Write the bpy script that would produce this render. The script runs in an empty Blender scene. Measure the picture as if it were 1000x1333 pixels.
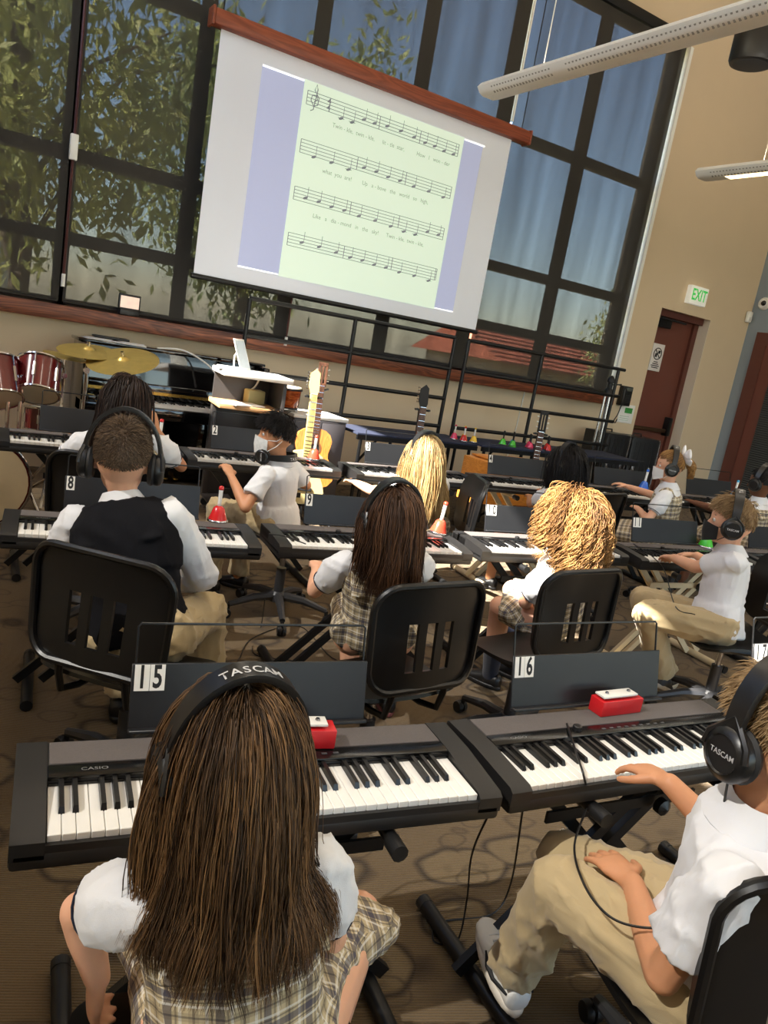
import bpy, bmesh, math, random
import numpy as np
from mathutils import Vector, Matrix

random.seed(7)
rng = np.random.default_rng(7)
SC = bpy.context.scene
COL = SC.collection

# ------------------------------------------------------------------ camera
CAMH = 1.5
FPX = 1000.0
CW, CH_ = 1000.0, 1333.0
def _n(v):
    v = np.array(v, float)
    return v / np.linalg.norm(v)
_down = _n([-306 - 500, 5275 - 666.5, FPX])
_xr = np.array([2100 - 500, 715 - 666.5, FPX]); _xr = _n(_xr - _down * _xr.dot(_down))
_Z = -_down; _X = _xr; _Y = np.cross(_Z, _X)
CAMM = np.stack([_X, _Y, _Z])              # world = CAMM @ camera(x right, y down, z forward)
def ray(px, py):
    return CAMM @ np.array([(px - CW / 2) / FPX, (py - CH_ / 2) / FPX, 1.0])
def atz(px, py, z):                        # point seen at a pixel that lies at height z
    d = ray(px, py); t = (z - CAMH) / d[2]
    return np.array([0, 0, CAMH]) + t * d
def aty(px, py, y):                        # point seen at a pixel that lies at distance y from the camera along the room
    d = ray(px, py); t = y / d[1]
    return np.array([0, 0, CAMH]) + t * d
cd = bpy.data.cameras.new('camera')
cd.sensor_fit = 'HORIZONTAL'; cd.sensor_width = 36.0; cd.lens = 36.0 * FPX / CW
cd.clip_start = 0.05; cd.clip_end = 400
cam = bpy.data.objects.new('camera', cd); COL.objects.link(cam)
_r, _u, _b = CAMM @ [1, 0, 0], CAMM @ [0, -1, 0], CAMM @ [0, 0, -1]
cam.matrix_world = Matrix(((_r[0], _u[0], _b[0], 0), (_r[1], _u[1], _b[1], 0), (_r[2], _u[2], _b[2], CAMH), (0, 0, 0, 1)))
SC.camera = cam

# ------------------------------------------------------------------ sky, sun, exposure
SC.view_settings.view_transform = 'Standard'
SC.view_settings.look = 'None'
SC.view_settings.gamma = 1.0
SC.view_settings.use_curve_mapping = False
SC.view_settings.exposure = 0.52
SC.cycles.use_denoising = True
SC.cycles.max_bounces = 8
SC.cycles.diffuse_bounces = 4
SC.cycles.transparent_max_bounces = 16
SC.cycles.caustics_reflective = False
SC.cycles.caustics_refractive = False
SC.cycles.sample_clamp_indirect = 6.0

SUN_AZ = (1.0, 0.03)                      # where the sunlight travels, seen from above
SUN_EL = 45.0
w = bpy.data.worlds.new('sky'); SC.world = w; w.use_nodes = True
wn = w.node_tree.nodes; wl = w.node_tree.links
sky = wn.new('ShaderNodeTexSky'); sky.sky_type = 'NISHITA'; sky.sun_disc = False
sky.sun_elevation = math.radians(SUN_EL); sky.sun_rotation = math.atan2(-SUN_AZ[0], -SUN_AZ[1])
sky.air_density = 1.2; sky.dust_density = 0.6; sky.ozone_density = 2.0
wl.new(sky.outputs[0], wn['Background'].inputs[0]); wn['Background'].inputs[1].default_value = 0.6
sd = bpy.data.lights.new('sun', 'SUN'); sd.energy = 27.0; sd.angle = math.radians(0.6); sd.color = (1.0, 0.95, 0.86)
sun = bpy.data.objects.new('sun', sd); COL.objects.link(sun)
_sv = Vector((SUN_AZ[0], SUN_AZ[1], -math.tan(math.radians(SUN_EL)) * math.hypot(*SUN_AZ)))
sun.rotation_euler = _sv.to_track_quat('-Z', 'Y').to_euler(); sun.location = (-6, -4, 9)

# ------------------------------------------------------------------ materials
MATS = {}
def nt(m): return m.node_tree.nodes, m.node_tree.links
def mat(name, col, rough=0.5, metal=0.0, spec=0.5, noise=0.0, nscale=30.0, bump=0.0, bscale=200.0, emit=None, estr=0.0, coat=0.0, alpha=1.0, sheen=0.0, trans=0.0):
    if name in MATS: return MATS[name]
    m = bpy.data.materials.new(name); m.use_nodes = True
    N, L = nt(m); p = N['Principled BSDF']
    p.inputs['Base Color'].default_value = (*col, 1)
    p.inputs['Roughness'].default_value = rough; p.inputs['Metallic'].default_value = metal
    p.inputs['Specular IOR Level'].default_value = spec; p.inputs['Coat Weight'].default_value = coat
    p.inputs['Sheen Weight'].default_value = sheen; p.inputs['Transmission Weight'].default_value = trans
    if noise or bump:
        tc = N.new('ShaderNodeTexCoord')
    if noise:
        nz = N.new('ShaderNodeTexNoise'); nz.inputs['Scale'].default_value = nscale; nz.inputs['Detail'].default_value = 4
        mx = N.new('ShaderNodeMix'); mx.data_type = 'RGBA'
        mx.inputs[6].default_value = (*[c * (1 - noise) for c in col], 1)
        mx.inputs[7].default_value = (*[min(1, c * (1 + noise)) for c in col], 1)
        L.new(tc.outputs['Object'], nz.inputs['Vector']); L.new(nz.outputs[0], mx.inputs[0]); L.new(mx.outputs[2], p.inputs['Base Color'])
    if bump:
        nb = N.new('ShaderNodeTexNoise'); nb.inputs['Scale'].default_value = bscale; nb.inputs['Detail'].default_value = 3
        bp = N.new('ShaderNodeBump'); bp.inputs['Strength'].default_value = bump; bp.inputs['Distance'].default_value = 0.01
        L.new(tc.outputs['Object'], nb.inputs['Vector']); L.new(nb.outputs[0], bp.inputs['Height']); L.new(bp.outputs[0], p.inputs['Normal'])
    if emit:
        p.inputs['Emission Color'].default_value = (*emit, 1); p.inputs['Emission Strength'].default_value = estr
    MATS[name] = m
    return m

def srgb(r, g, b):
    f = lambda c: (c / 255 / 12.92) if c / 255 <= 0.04045 else ((c / 255 + 0.055) / 1.055) ** 2.4
    return (f(r), f(g), f(b))

def see_through(name, col, amount, rough=0.5, gloss=0.0):
    """fabric or glass that lets a part of the light straight through"""
    if name in MATS: return MATS[name]
    m = bpy.data.materials.new(name); m.use_nodes = True
    N, L = nt(m); p = N['Principled BSDF']; out = N['Material Output']
    p.inputs['Base Color'].default_value = (*col, 1); p.inputs['Roughness'].default_value = rough; p.inputs['Specular IOR Level'].default_value = gloss
    t = N.new('ShaderNodeBsdfTransparent'); mx = N.new('ShaderNodeMixShader'); mx.inputs[0].default_value = amount
    L.new(p.outputs[0], mx.inputs[1]); L.new(t.outputs[0], mx.inputs[2]); L.new(mx.outputs[0], out.inputs[0])
    MATS[name] = m
    return m

def math_node(N, L, op, a, b=None, clamp=False):
    n = N.new('ShaderNodeMath'); n.operation = op; n.use_clamp = clamp
    for i, v in enumerate((a, b)):
        if v is None: continue
        if isinstance(v, (int, float)): n.inputs[i].default_value = v
        else: L.new(v, n.inputs[i])
    return n.outputs[0]

def mixc(N, L, fac, a, b):
    n = N.new('ShaderNodeMix'); n.data_type = 'RGBA'
    for i, v in ((0, fac), (6, a), (7, b)):
        if isinstance(v, (int, float)): n.inputs[i].default_value = v
        elif isinstance(v, tuple): n.inputs[i].default_value = (*v, 1)
        else: L.new(v, n.inputs[i])
    return n.outputs[2]

# ------------------------------------------------------------------ mesh helpers
def finish(name, me, m, parent=None, smooth=40):
    o = bpy.data.objects.new(name, me); COL.objects.link(o)
    if m is not None and not me.materials: me.materials.append(m)
    if smooth and len(me.polygons):
        me.polygons.foreach_set('use_smooth', [True] * len(me.polygons))
        if smooth < 180: me.set_sharp_from_angle(angle=math.radians(smooth))
    if parent is not None: o.parent = parent
    return o

class MB:
    def __init__(s): s.v = []; s.f = []
    def add(s, vs, fs):
        o = len(s.v); s.v += [tuple(float(c) for c in p) for p in vs]; s.f += [tuple(i + o for i in f) for f in fs]; return s
    def box(s, x0, x1, y0, y1, z0, z1, M=None):
        vs = [(x, y, z) for z in (z0, z1) for y in (y0, y1) for x in (x0, x1)]
        if M is not None: vs = [M @ Vector(p) for p in vs]
        return s.add(vs, [(0, 2, 3, 1), (4, 5, 7, 6), (0, 1, 5, 4), (2, 6, 7, 3), (0, 4, 6, 2), (1, 3, 7, 5)])
    def rbox(s, x0, x1, y0, y1, z0, z1, r=0.005, seg=2, M=None):
        bm = bmesh.new(); bmesh.ops.create_cube(bm, size=1)
        for v in bm.verts: v.co = ((x0 + x1) / 2 + v.co.x * (x1 - x0), (y0 + y1) / 2 + v.co.y * (y1 - y0), (z0 + z1) / 2 + v.co.z * (z1 - z0))
        bmesh.ops.bevel(bm, geom=list(bm.edges), offset=r, segments=seg, profile=0.5, affect='EDGES')
        bm.verts.index_update()
        vs = [(M @ v.co) if M is not None else v.co for v in bm.verts]
        s.add(vs, [[v.index for v in f.verts] for f in bm.faces]); bm.free(); return s
    def tube(s, pts, r, n=8, cap=True, ry=None, up=None, closed=False):
        P = [np.array(p, float) for p in pts]; K = len(P)
        R = r if hasattr(r, '__len__') else [r] * K
        prev = None; rings = []
        for i in range(K):
            if closed: t = P[(i + 1) % K] - P[i - 1]
            else: t = P[min(i + 1, K - 1)] - P[max(i - 1, 0)]
            t = t / (np.linalg.norm(t) + 1e-12)
            if up is not None: a = np.array(up, float)
            elif prev is not None: a = prev
            else: a = np.array([0, 0, 1.0]) if abs(t[2]) < 0.9 else np.array([1.0, 0, 0])
            a = a - t * a.dot(t); a /= np.linalg.norm(a) + 1e-12
            if up is None: prev = a
            b = np.cross(t, a)
            q = R[i]; q2 = (ry if ry is not None else q)
            rings.append([P[i] + a * math.cos(k * 2 * math.pi / n) * q2 + b * math.sin(k * 2 * math.pi / n) * q for k in range(n)])
        vs = [p for ring in rings for p in ring]; fs = []
        for i in range(K if closed else K - 1):
            j = (i + 1) % K
            for k in range(n):
                fs.append((i * n + k, i * n + (k + 1) % n, j * n + (k + 1) % n, j * n + k))
        if cap and not closed: fs += [tuple(range(n - 1, -1, -1)), tuple((K - 1) * n + k for k in range(n))]
        return s.add(vs, fs)
    def bar(s, p0, p1, wdt, hgt, up=(0, 0, 1)):
        p0 = np.array(p0, float); p1 = np.array(p1, float); t = _n(p1 - p0); a = np.array(up, float); a = a - t * a.dot(t); a = _n(a); b = np.cross(t, a)
        vs = [q + a * hgt / 2 * i + b * wdt / 2 * j for q in (p0, p1) for i, j in ((-1, -1), (-1, 1), (1, 1), (1, -1))]
        return s.add(vs, [(0, 3, 2, 1), (4, 5, 6, 7), (0, 1, 5, 4), (1, 2, 6, 5), (2, 3, 7, 6), (3, 0, 4, 7)])
    def lathe(s, prof, n=20, M=None):
        vs = []; fs = []
        for (r, z) in prof:
            for k in range(n): vs.append(Vector((r * math.cos(2 * math.pi * k / n), r * math.sin(2 * math.pi * k / n), z)))
        for i in range(len(prof) - 1):
            for k in range(n): fs.append((i * n + k, i * n + (k + 1) % n, (i + 1) * n + (k + 1) % n, (i + 1) * n + k))
        if prof[0][0] > 1e-4: fs.append(tuple(range(n - 1, -1, -1)))
        if prof[-1][0] > 1e-4: fs.append(tuple((len(prof) - 1) * n + k for k in range(n)))
        if M is not None: vs = [M @ v for v in vs]
        return s.add(vs, fs)
    def prism(s, poly, z0, z1, M=None):
        n = len(poly); vs = [Vector((x, y, z)) for z in (z0, z1) for x, y in poly]
        if M is not None: vs = [M @ v for v in vs]
        return s.add(vs, [tuple(range(n - 1, -1, -1)), tuple(range(n, 2 * n))] + [(i, (i + 1) % n, n + (i + 1) % n, n + i) for i in range(n)])
    def sphere(s, c, r, n=12, m=8, M=None):
        rr = r if hasattr(r, '__len__') else (r, r, r)
        prof = [(math.sin(math.pi * i / m), -math.cos(math.pi * i / m)) for i in range(m + 1)]
        T = Matrix.Translation(Vector([float(q) for q in c])) @ (M if M is not None else Matrix.Identity(4)) @ Matrix.Diagonal((*[float(q) for q in rr], 1))
        return s.lathe(prof, n, T)
    def mesh(s, name):
        me = bpy.data.meshes.new(name); me.from_pydata(s.v, [], s.f); me.update(); return me
    def build(s, name, m, parent=None, smooth=40): return finish(name, s.mesh(name), m, parent, smooth)

def empty(name, loc, rz=0.0):
    o = bpy.data.objects.new(name, None); COL.objects.link(o); o.location = [float(c) for c in loc]; o.rotation_euler = (0, 0, rz); o.empty_display_size = 0.05
    return o
def tag(o, label, cat, group=None):
    o['label'] = label; o['category'] = cat
    if group: o['group'] = group
    return o
def struct(o): o['kind'] = 'structure'; return o
def copy_tree(o, parent=None):
    c = o.copy(); COL.objects.link(c)
    if parent is not None: c.parent = parent
    for ch in o.children: copy_tree(ch, c)
    return c
def frame(loc, xa, ya, za):
    M = Matrix.Identity(4)
    for i in range(3):
        M[i][0] = float(xa[i]); M[i][1] = float(ya[i]); M[i][2] = float(za[i]); M[i][3] = float(loc[i])
    return M
def rz(a): return Matrix.Rotation(a, 4, 'Z')
_FONT = {}
def text(name, body, size, M, m, parent=None, extrude=0.0002, sx=1.0, align='CENTER', bold=0.0):
    key = (body, extrude, align, bold)
    if key not in _FONT:
        cu = bpy.data.curves.new('lettering', 'FONT'); cu.body = body; cu.size = 1.0; cu.align_x = align; cu.align_y = 'CENTER'; cu.offset = bold; cu.resolution_u = 3
        t = bpy.data.objects.new('lettering', cu); COL.objects.link(t)
        dg = bpy.context.evaluated_depsgraph_get()
        me = bpy.data.meshes.new_from_object(t.evaluated_get(dg))
        bpy.data.objects.remove(t); _FONT[key] = me
    me = _FONT[key].copy(); me.materials.clear()
    me.transform(M @ Matrix.Diagonal((size * sx, size, size, 1)))
    return finish(name, me, m, parent, smooth=0)
def wall_frame(x, y, z): return frame((x, y, z), (1, 0, 0), (0, 0, 1), (0, -1, 0))   # text plane facing the camera side (-Y)

# ------------------------------------------------------------------ surfaces of the room
def carpet_mat():
    m = bpy.data.materials.new('patterned_carpet'); m.use_nodes = True; N, L = nt(m); p = N['Principled BSDF']
    tc = N.new('ShaderNodeTexCoord'); mp = N.new('ShaderNodeMapping'); mp.inputs['Rotation'].default_value = (0, 0, math.radians(28)); mp.inputs['Scale'].default_value = (1.0, 1.35, 1)
    L.new(tc.outputs['Object'], mp.inputs[0])
    wz = N.new('ShaderNodeTexNoise'); wz.inputs['Scale'].default_value = 5.0; wz.inputs['Detail'].default_value = 1.5
    L.new(mp.outputs[0], wz.inputs['Vector'])
    off = N.new('ShaderNodeVectorMath'); off.operation = 'MULTIPLY_ADD'; off.inputs[1].default_value = (0.11, 0.11, 0)
    L.new(wz.outputs['Color'], off.inputs[0]); L.new(mp.outputs[0], off.inputs[2])
    def cells(scale, rnd):
        v = N.new('ShaderNodeTexVoronoi'); v.inputs['Scale'].default_value = scale; v.inputs['Randomness'].default_value = rnd
        L.new(off.outputs[0], v.inputs['Vector']); return v
    v1 = cells(3.6, 0.8); v2 = cells(5.6, 0.9)
    def ring(d, r, wd):
        return math_node(N, L, 'SUBTRACT', 1.0, math_node(N, L, 'DIVIDE', math_node(N, L, 'ABSOLUTE', math_node(N, L, 'SUBTRACT', d, r)), wd), True)
    inside = math_node(N, L, 'LESS_THAN', v1.outputs['Distance'], 0.40)
    r1 = ring(v1.outputs['Distance'], 0.42, 0.06)
    r2 = ring(v2.outputs['Distance'], 0.33, 0.05)
    r3 = ring(v1.outputs['Distance'], 0.20, 0.03)
    base = mixc(N, L, inside, srgb(122, 101, 72), srgb(142, 121, 88))
    nz = N.new('ShaderNodeTexNoise'); nz.inputs['Scale'].default_value = 2.0; L.new(tc.outputs['Object'], nz.inputs['Vector'])
    base = mixc(N, L, math_node(N, L, 'MULTIPLY', nz.outputs[0], 0.35), base, srgb(152, 130, 94))
    base = mixc(N, L, math_node(N, L, 'MULTIPLY', r1, 0.95), base, srgb(46, 34, 23))
    base = mixc(N, L, math_node(N, L, 'MULTIPLY', r2, 0.6), base, srgb(62, 47, 32))
    base = mixc(N, L, math_node(N, L, 'MULTIPLY', r3, 0.35), base, srgb(72, 56, 38))
    wv = N.new('ShaderNodeTexWave'); wv.bands_direction = 'Y'; wv.inputs['Scale'].default_value = 32.0; wv.inputs['Distortion'].default_value = 1.2; wv.inputs['Detail'].default_value = 2.0; wv.inputs['Detail Scale'].default_value = 6.0
    L.new(mp.outputs[0], wv.inputs['Vector'])
    ff = N.new('ShaderNodeTexNoise'); ff.inputs['Scale'].default_value = 420.0; L.new(tc.outputs['Object'], ff.inputs['Vector'])
    base = mixc(N, L, math_node(N, L, 'MULTIPLY', math_node(N, L, 'SUBTRACT', 1.0, wv.outputs[1]), 0.5), base, srgb(54, 42, 28))
    base = mixc(N, L, math_node(N, L, 'MULTIPLY', ff.outputs[0], 0.35), base, srgb(88, 72, 50))
    L.new(base, p.inputs['Base Color']); p.inputs['Roughness'].default_value = 0.95; p.inputs['Specular IOR Level'].default_value = 0.1; p.inputs['Sheen Weight'].default_value = 0.15
    bp = N.new('ShaderNodeBump'); bp.inputs['Strength'].default_value = 0.5; bp.inputs['Distance'].default_value = 0.006
    L.new(math_node(N, L, 'ADD', wv.outputs[1], ff.outputs[0]), bp.inputs['Height']); L.new(bp.outputs[0], p.inputs['Normal'])
    return m
def wood_mat(name, dark, light, scale=(1.0, 12.0, 12.0), rough=0.4):
    if name in MATS: return MATS[name]
    m = bpy.data.materials.new(name); m.use_nodes = True; N, L = nt(m); p = N['Principled BSDF']
    tc = N.new('ShaderNodeTexCoord'); mp = N.new('ShaderNodeMapping'); mp.inputs['Scale'].default_value = scale; L.new(tc.outputs['Object'], mp.inputs[0])
    nz = N.new('ShaderNodeTexNoise'); nz.inputs['Scale'].default_value = 1.0; nz.inputs['Detail'].default_value = 3; nz.inputs['Distortion'].default_value = 0.6; L.new(mp.outputs[0], nz.inputs['Vector'])
    wv = math_node(N, L, 'FRACT', math_node(N, L, 'MULTIPLY', nz.outputs[0], 11.0))
    tri = math_node(N, L, 'ABSOLUTE', math_node(N, L, 'SUBTRACT', math_node(N, L, 'MULTIPLY', wv, 2.0), 1.0))
    L.new(mixc(N, L, tri, dark, light), p.inputs['Base Color']); p.inputs['Roughness'].default_value = rough
    MATS[name] = m
    return m
M_WALL = mat('beige_paint', srgb(218, 198, 168), 0.85, noise=0.03, nscale=3, bump=0.05, bscale=90, spec=0.2)
M_GREYWALL = mat('blue_grey_paint', srgb(142, 152, 160), 0.85, noise=0.03, nscale=3, spec=0.2)
M_CEIL = mat('ceiling_paint', srgb(222, 210, 190), 0.9, spec=0.1, noise=0.02, nscale=4)
M_OAK = wood_mat('red_oak_trim', srgb(84, 42, 26), srgb(140, 78, 48), (0.8, 9.0, 9.0), 0.45)
M_FRAME = mat('bronze_window_frame', srgb(52, 46, 42), 0.5, metal=0.3, noise=0.1)
M_DOOR = mat('brown_door_paint', srgb(112, 64, 52), 0.5, noise=0.06, nscale=6)
M_DOORF = mat('dark_brown_frame_paint', srgb(96, 52, 42), 0.5, noise=0.06, nscale=6)
M_WHITE = mat('white_plastic', srgb(235, 235, 230), 0.4, noise=0.01)
M_REVEAL = mat('cream_reveal_paint', srgb(226, 212, 190), 0.8, noise=0.02)
M_BLACK = mat('black_plastic', srgb(22, 22, 23), 0.42, noise=0.15, nscale=60)
M_BLACKMETAL = mat('black_powder_coat', srgb(20, 20, 21), 0.38, metal=0.2, noise=0.1, nscale=80)
M_CHROME = mat('chrome', srgb(200, 200, 205), 0.12, metal=1.0, noise=0.02)
M_GLASS = see_through('clear_glass', (0.9, 0.93, 0.92), 0.94, 0.02, 0.5)

XL, XR, YF, YB, ZC = -1.3, 10.02, -4.2, 7.0, 6.7
fl = MB().box(XL - 0.2, XR + 0.2, YF - 0.2, YB + 0.3, -0.08, 0.0).build('floor', carpet_mat(), smooth=0); struct(fl)
struct(MB().box(XL - 0.2, XR + 0.2, YF - 0.2, YB + 0.3, ZC, ZC + 0.1).build('ceiling', M_CEIL, smooth=0))
WX = [-1.12, 0.02, 1.04, 2.03, 3.05, 4.16, 5.21, 6.36, 7.50]     # mullions of the window wall
WZ = [1.38, 1.91, 2.55, 3.89, 5.42]                              # its transoms
DX0, DX1, DZ = 8.19, 9.20, 2.57                                  # exit door opening
wb = MB().box(XL - 0.2, 7.56, YB, YB + 0.3, 0, 1.30).box(XL - 0.2, 7.56, YB, YB + 0.3, 5.46, ZC).box(XL - 0.2, WX[0] - 0.04, YB, YB + 0.3, 1.3, 5.46)
wb.box(7.56, DX0, YB, YB + 0.3, 0, ZC).box(DX1, XR + 0.2, YB, YB + 0.3, 0, ZC).box(DX0, DX1, YB, YB + 0.3, DZ, ZC)
struct(wb.build('wall_back', M_WALL, smooth=0))
struct(MB().box(XR, XR + 0.2, YF, YB, 0, ZC).build('wall_right', M_GREYWALL, smooth=0))
FX = [-0.6, 1.9, 4.4, 6.9, 9.4]                                   # unseen windows added for cool fill daylight, under an added sun-blocking slab
wf = MB().box(XL - 0.2, XR + 0.2, YF - 0.2, YF, 0, 0.7).box(XL - 0.2, XR + 0.2, YF - 0.2, YF, 4.3, ZC).box(XL - 0.2, FX[0], YF - 0.2, YF, 0.7, 4.3).box(FX[-1], XR + 0.2, YF - 0.2, YF, 0.7, 4.3)
struct(wf.build('wall_front', M_WALL, smooth=0))
struct(MB().box(XL - 5.0, XR + 2.0, YF - 4.5, YF - 0.2, 4.45, 4.7).build('added_sun_blocker', M_CEIL, smooth=0))  # unseen slab, added to keep direct sun out of the front windows
# left wall: a shaded lower band of windows and an open row high up
LY = [-2.6, -0.4, 1.8, 4.0, 6.2]
wl_ = MB().box(XL - 0.2, XL, YF, YB, 0, 2.05).box(XL - 0.2, XL, YF, YB, 5.85, ZC).box(XL - 0.2, XL, YF, LY[0], 2.05, 5.85).box(XL - 0.2, XL, LY[-1], YB, 2.05, 5.85)
LTOP = [5.0, 5.0, 5.0, 5.8]
for i in range(4):
    if LTOP[i] < 5.8: wl_.box(XL - 0.2, XL, LY[i], LY[i + 1], LTOP[i] + 0.05, 5.85)
struct(wl_.build('wall_left', M_WALL, smooth=0))

def window_bay(n, P, Q, zs, axis, depth, y0):
    """one bay: frame members round each light and a pane in each"""
    r = empty('window_%d' % n, (0, 0, 0)); struct(r)
    m = MB(); t = 0.05
    def bx(a0, a1, z0, z1, d0, d1):
        return (a0, a1, d0, d1, z0, z1) if axis == 'x' else (d0, d1, a0, a1, z0, z1)
    for a in (P, Q): m.box(*bx(a - t, a + t, zs[0] - 0.04, zs[-1] + 0.04, y0, y0 + depth))
    for z in zs: m.box(*bx(P + t, Q - t, z - t, z + t, y0 + 0.005, y0 + depth - 0.005))
    m.build('frame', M_FRAME, r, smooth=0)
    for i in range(len(zs) - 1):
        MB().box(*bx(P + t, Q - t, zs[i] + t, zs[i + 1] - t, y0 + depth * 0.5 - 0.003, y0 + depth * 0.5 + 0.003)).build('pane', M_GLASS, r, smooth=0)
    return r
for i in range(8): window_bay(i + 1, WX[i], WX[i + 1], WZ, 'x', 0.12, YB + 0.03)
for i in range(4): window_bay(i + 9, LY[i], LY[i + 1], [2.10, 4.10, LTOP[i]], 'y', 0.12, XL - 0.16)

for i in range(4):
    window_bay(i + 13, FX[i], FX[i + 1], [0.75, 2.5, 4.25], 'x', 0.12, YF - 0.16)  # added bays that let cool sky light in from behind the camera
    pl = bpy.data.lights.new('window_portal', 'AREA'); pl.shape = 'RECTANGLE'; pl.size = 2.4; pl.size_y = 3.5; pl.cycles.is_portal = True
    po = bpy.data.objects.new('window_portal', pl); COL.objects.link(po); po.location = ((FX[i] + FX[i + 1]) / 2, YF + 0.03, 2.5); po.rotation_euler = (math.radians(-90), 0, 0)
def shade_mat(name, amount, folds):
    """open weave roller fabric: most of it threads, the rest holes"""
    m = see_through(name, (0.050, 0.047, 0.042), amount, 0.9, 0.1); N, L = nt(m)
    mx = [n for n in N if n.type == 'MIX_SHADER'][0]
    tc = N.new('ShaderNodeTexCoord'); mp = N.new('ShaderNodeMapping'); mp.inputs['Scale'].default_value = (5.0, 5.0, 0.35); L.new(tc.outputs['Object'], mp.inputs[0])
    nz = N.new('ShaderNodeTexNoise'); nz.inputs['Scale'].default_value = 1.0; nz.inputs['Detail'].default_value = 3; L.new(mp.outputs[0], nz.inputs['Vector'])
    mp2 = N.new('ShaderNodeMapping'); mp2.inputs['Scale'].default_value = (130, 130, 25); L.new(tc.outputs['Object'], mp2.inputs[0])
    n2 = N.new('ShaderNodeTexNoise'); n2.inputs['Scale'].default_value = 1.0; L.new(mp2.outputs[0], n2.inputs['Vector'])
    v = math_node(N, L, 'ADD', math_node(N, L, 'MULTIPLY', math_node(N, L, 'SUBTRACT', nz.outputs[0], 0.5), folds), math_node(N, L, 'MULTIPLY', math_node(N, L, 'SUBTRACT', n2.outputs[0], 0.5), 0.35))
    L.new(math_node(N, L, 'MULTIPLY', math_node(N, L, 'ADD', v, 1.0), amount, True), mx.inputs[0])
    return m
M_SHADE = shade_mat('dark_solar_shade_fabric', 0.058, 1.5)
M_SHADEL = shade_mat('pale_solar_shade_fabric', 0.26, 0.1)
def roller_shade(x0, x1, label, wob):
    r = empty('roller_shade', ((x0 + x1) / 2, 6.93, 1.40)); tag(r, label, 'window shade', 'dark roller shades on the window wall')
    n = 60; vs = []; fs = []
    for i in range(n + 1):
        x = x0 + (x1 - x0) * i / n; dy = wob * (math.sin(x * 9.0) + 0.6 * math.sin(x * 17.0 + 1))
        for z in (1.40, 5.40): vs.append((x - (x0 + x1) / 2, dy * (0.4 if z > 3 else 1), z - 1.40))
    for i in range(n): fs.append((2 * i, 2 * i + 2, 2 * i + 3, 2 * i + 1))
    MB().add(vs, fs).build('fabric', M_SHADE, r)
    MB().tube([((x0 - x1) / 2 + 0.01, 0, 0.0), ((x1 - x0) / 2 - 0.01, 0, 0.0)], 0.014, 8).build('hem_bar', M_BLACKMETAL, r)
    MB().rbox((x0 - x1) / 2, (x1 - x0) / 2, -0.045, 0.045, 3.99, 4.10, 0.01).build('head_box', M_BLACKMETAL, r)
roller_shade(-1.1, 1.02, 'dark see-through roller shade over the willow, between the wall corner and the pull rod', 0.004)
roller_shade(1.05, 5.19, 'wide dark see-through roller shade hanging behind the projection screen', 0.004)
roller_shade(5.22, 7.48, 'dark see-through roller shade beside the white edge channel and exit door', 0.007)
tag(MB().box(7.50, 7.55, 6.88, 6.998, 1.40, 5.40).build('shade_channel', M_WHITE, smooth=0), 'tall white channel along the edge of the roller shade', 'channel')
tag(MB().box(5.196, 5.214, 6.91, 6.95, 3.95, 5.39).build('shade_channel', M_WHITE, smooth=0), 'thin white joint strip between two dark roller shades', 'channel')
rd = empty('shade_pull_rod', (1.035, 6.86, 1.62)); tag(rd, 'long dark red pull rod with a white grip beside the window', 'pull rod')
MB().tube([(0, 0, 0), (0, 0, 3.7)], 0.012, 8).build('rod', mat('dark_red_rod', srgb(78, 40, 36), 0.35, metal=0.4, noise=0.1), rd)
MB().rbox(-0.03, 0.03, -0.022, 0.022, 0.86, 1.05, 0.008).build('grip', M_WHITE, rd)
MB().tube([(0, 0, -0.1), (0, 0, 0.0)], 0.016, 8).build('tip', M_WHITE, rd)
rd2 = empty('shade_pull_rod', (3.02, 6.86, 1.42)); tag(rd2, 'short dark red pull rod with a white tip under the projection screen', 'pull rod')
MB().tube([(0, 0, 0), (0, 0, 0.6)], 0.01, 8).build('rod', MATS['dark_red_rod'], rd2)
MB().tube([(0, 0, -0.08), (0, 0, 0.0)], 0.015, 8).build('tip', M_WHITE, rd2)
# shades and light of the left wall
for i in range(4):
    s = MB().box(XL + 0.01, XL + 0.014, LY[i] + 0.03, LY[i + 1] - 0.03, 2.07, 4.10).build('roller_shade', M_SHADEL, smooth=0)
    tag(s, ('pale roller shade drawn over the side-wall window behind the front keyboards', 'pale roller shade drawn over the side-wall window level with the front keyboards', 'pale roller shade drawn over the side-wall window level with the middle keyboards', 'pale roller shade drawn over the side-wall window beside the drum kit')[i], 'window shade', 'shades on the side-wall windows')
    pl = bpy.data.lights.new('window_portal', 'AREA'); pl.shape = 'RECTANGLE'; pl.size = 2.1; pl.size_y = 3.6; pl.cycles.is_portal = True
    po = bpy.data.objects.new('window_portal', pl); COL.objects.link(po); po.location = (XL + 0.03, (LY[i] + LY[i + 1]) / 2, 3.95)
    po.rotation_euler = (math.radians(90), 0, math.radians(-90))
struct(MB().rbox(XL, 7.56, 6.86, 7.0, 1.255, 1.375, 0.008).build('trim_1', M_OAK))

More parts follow.
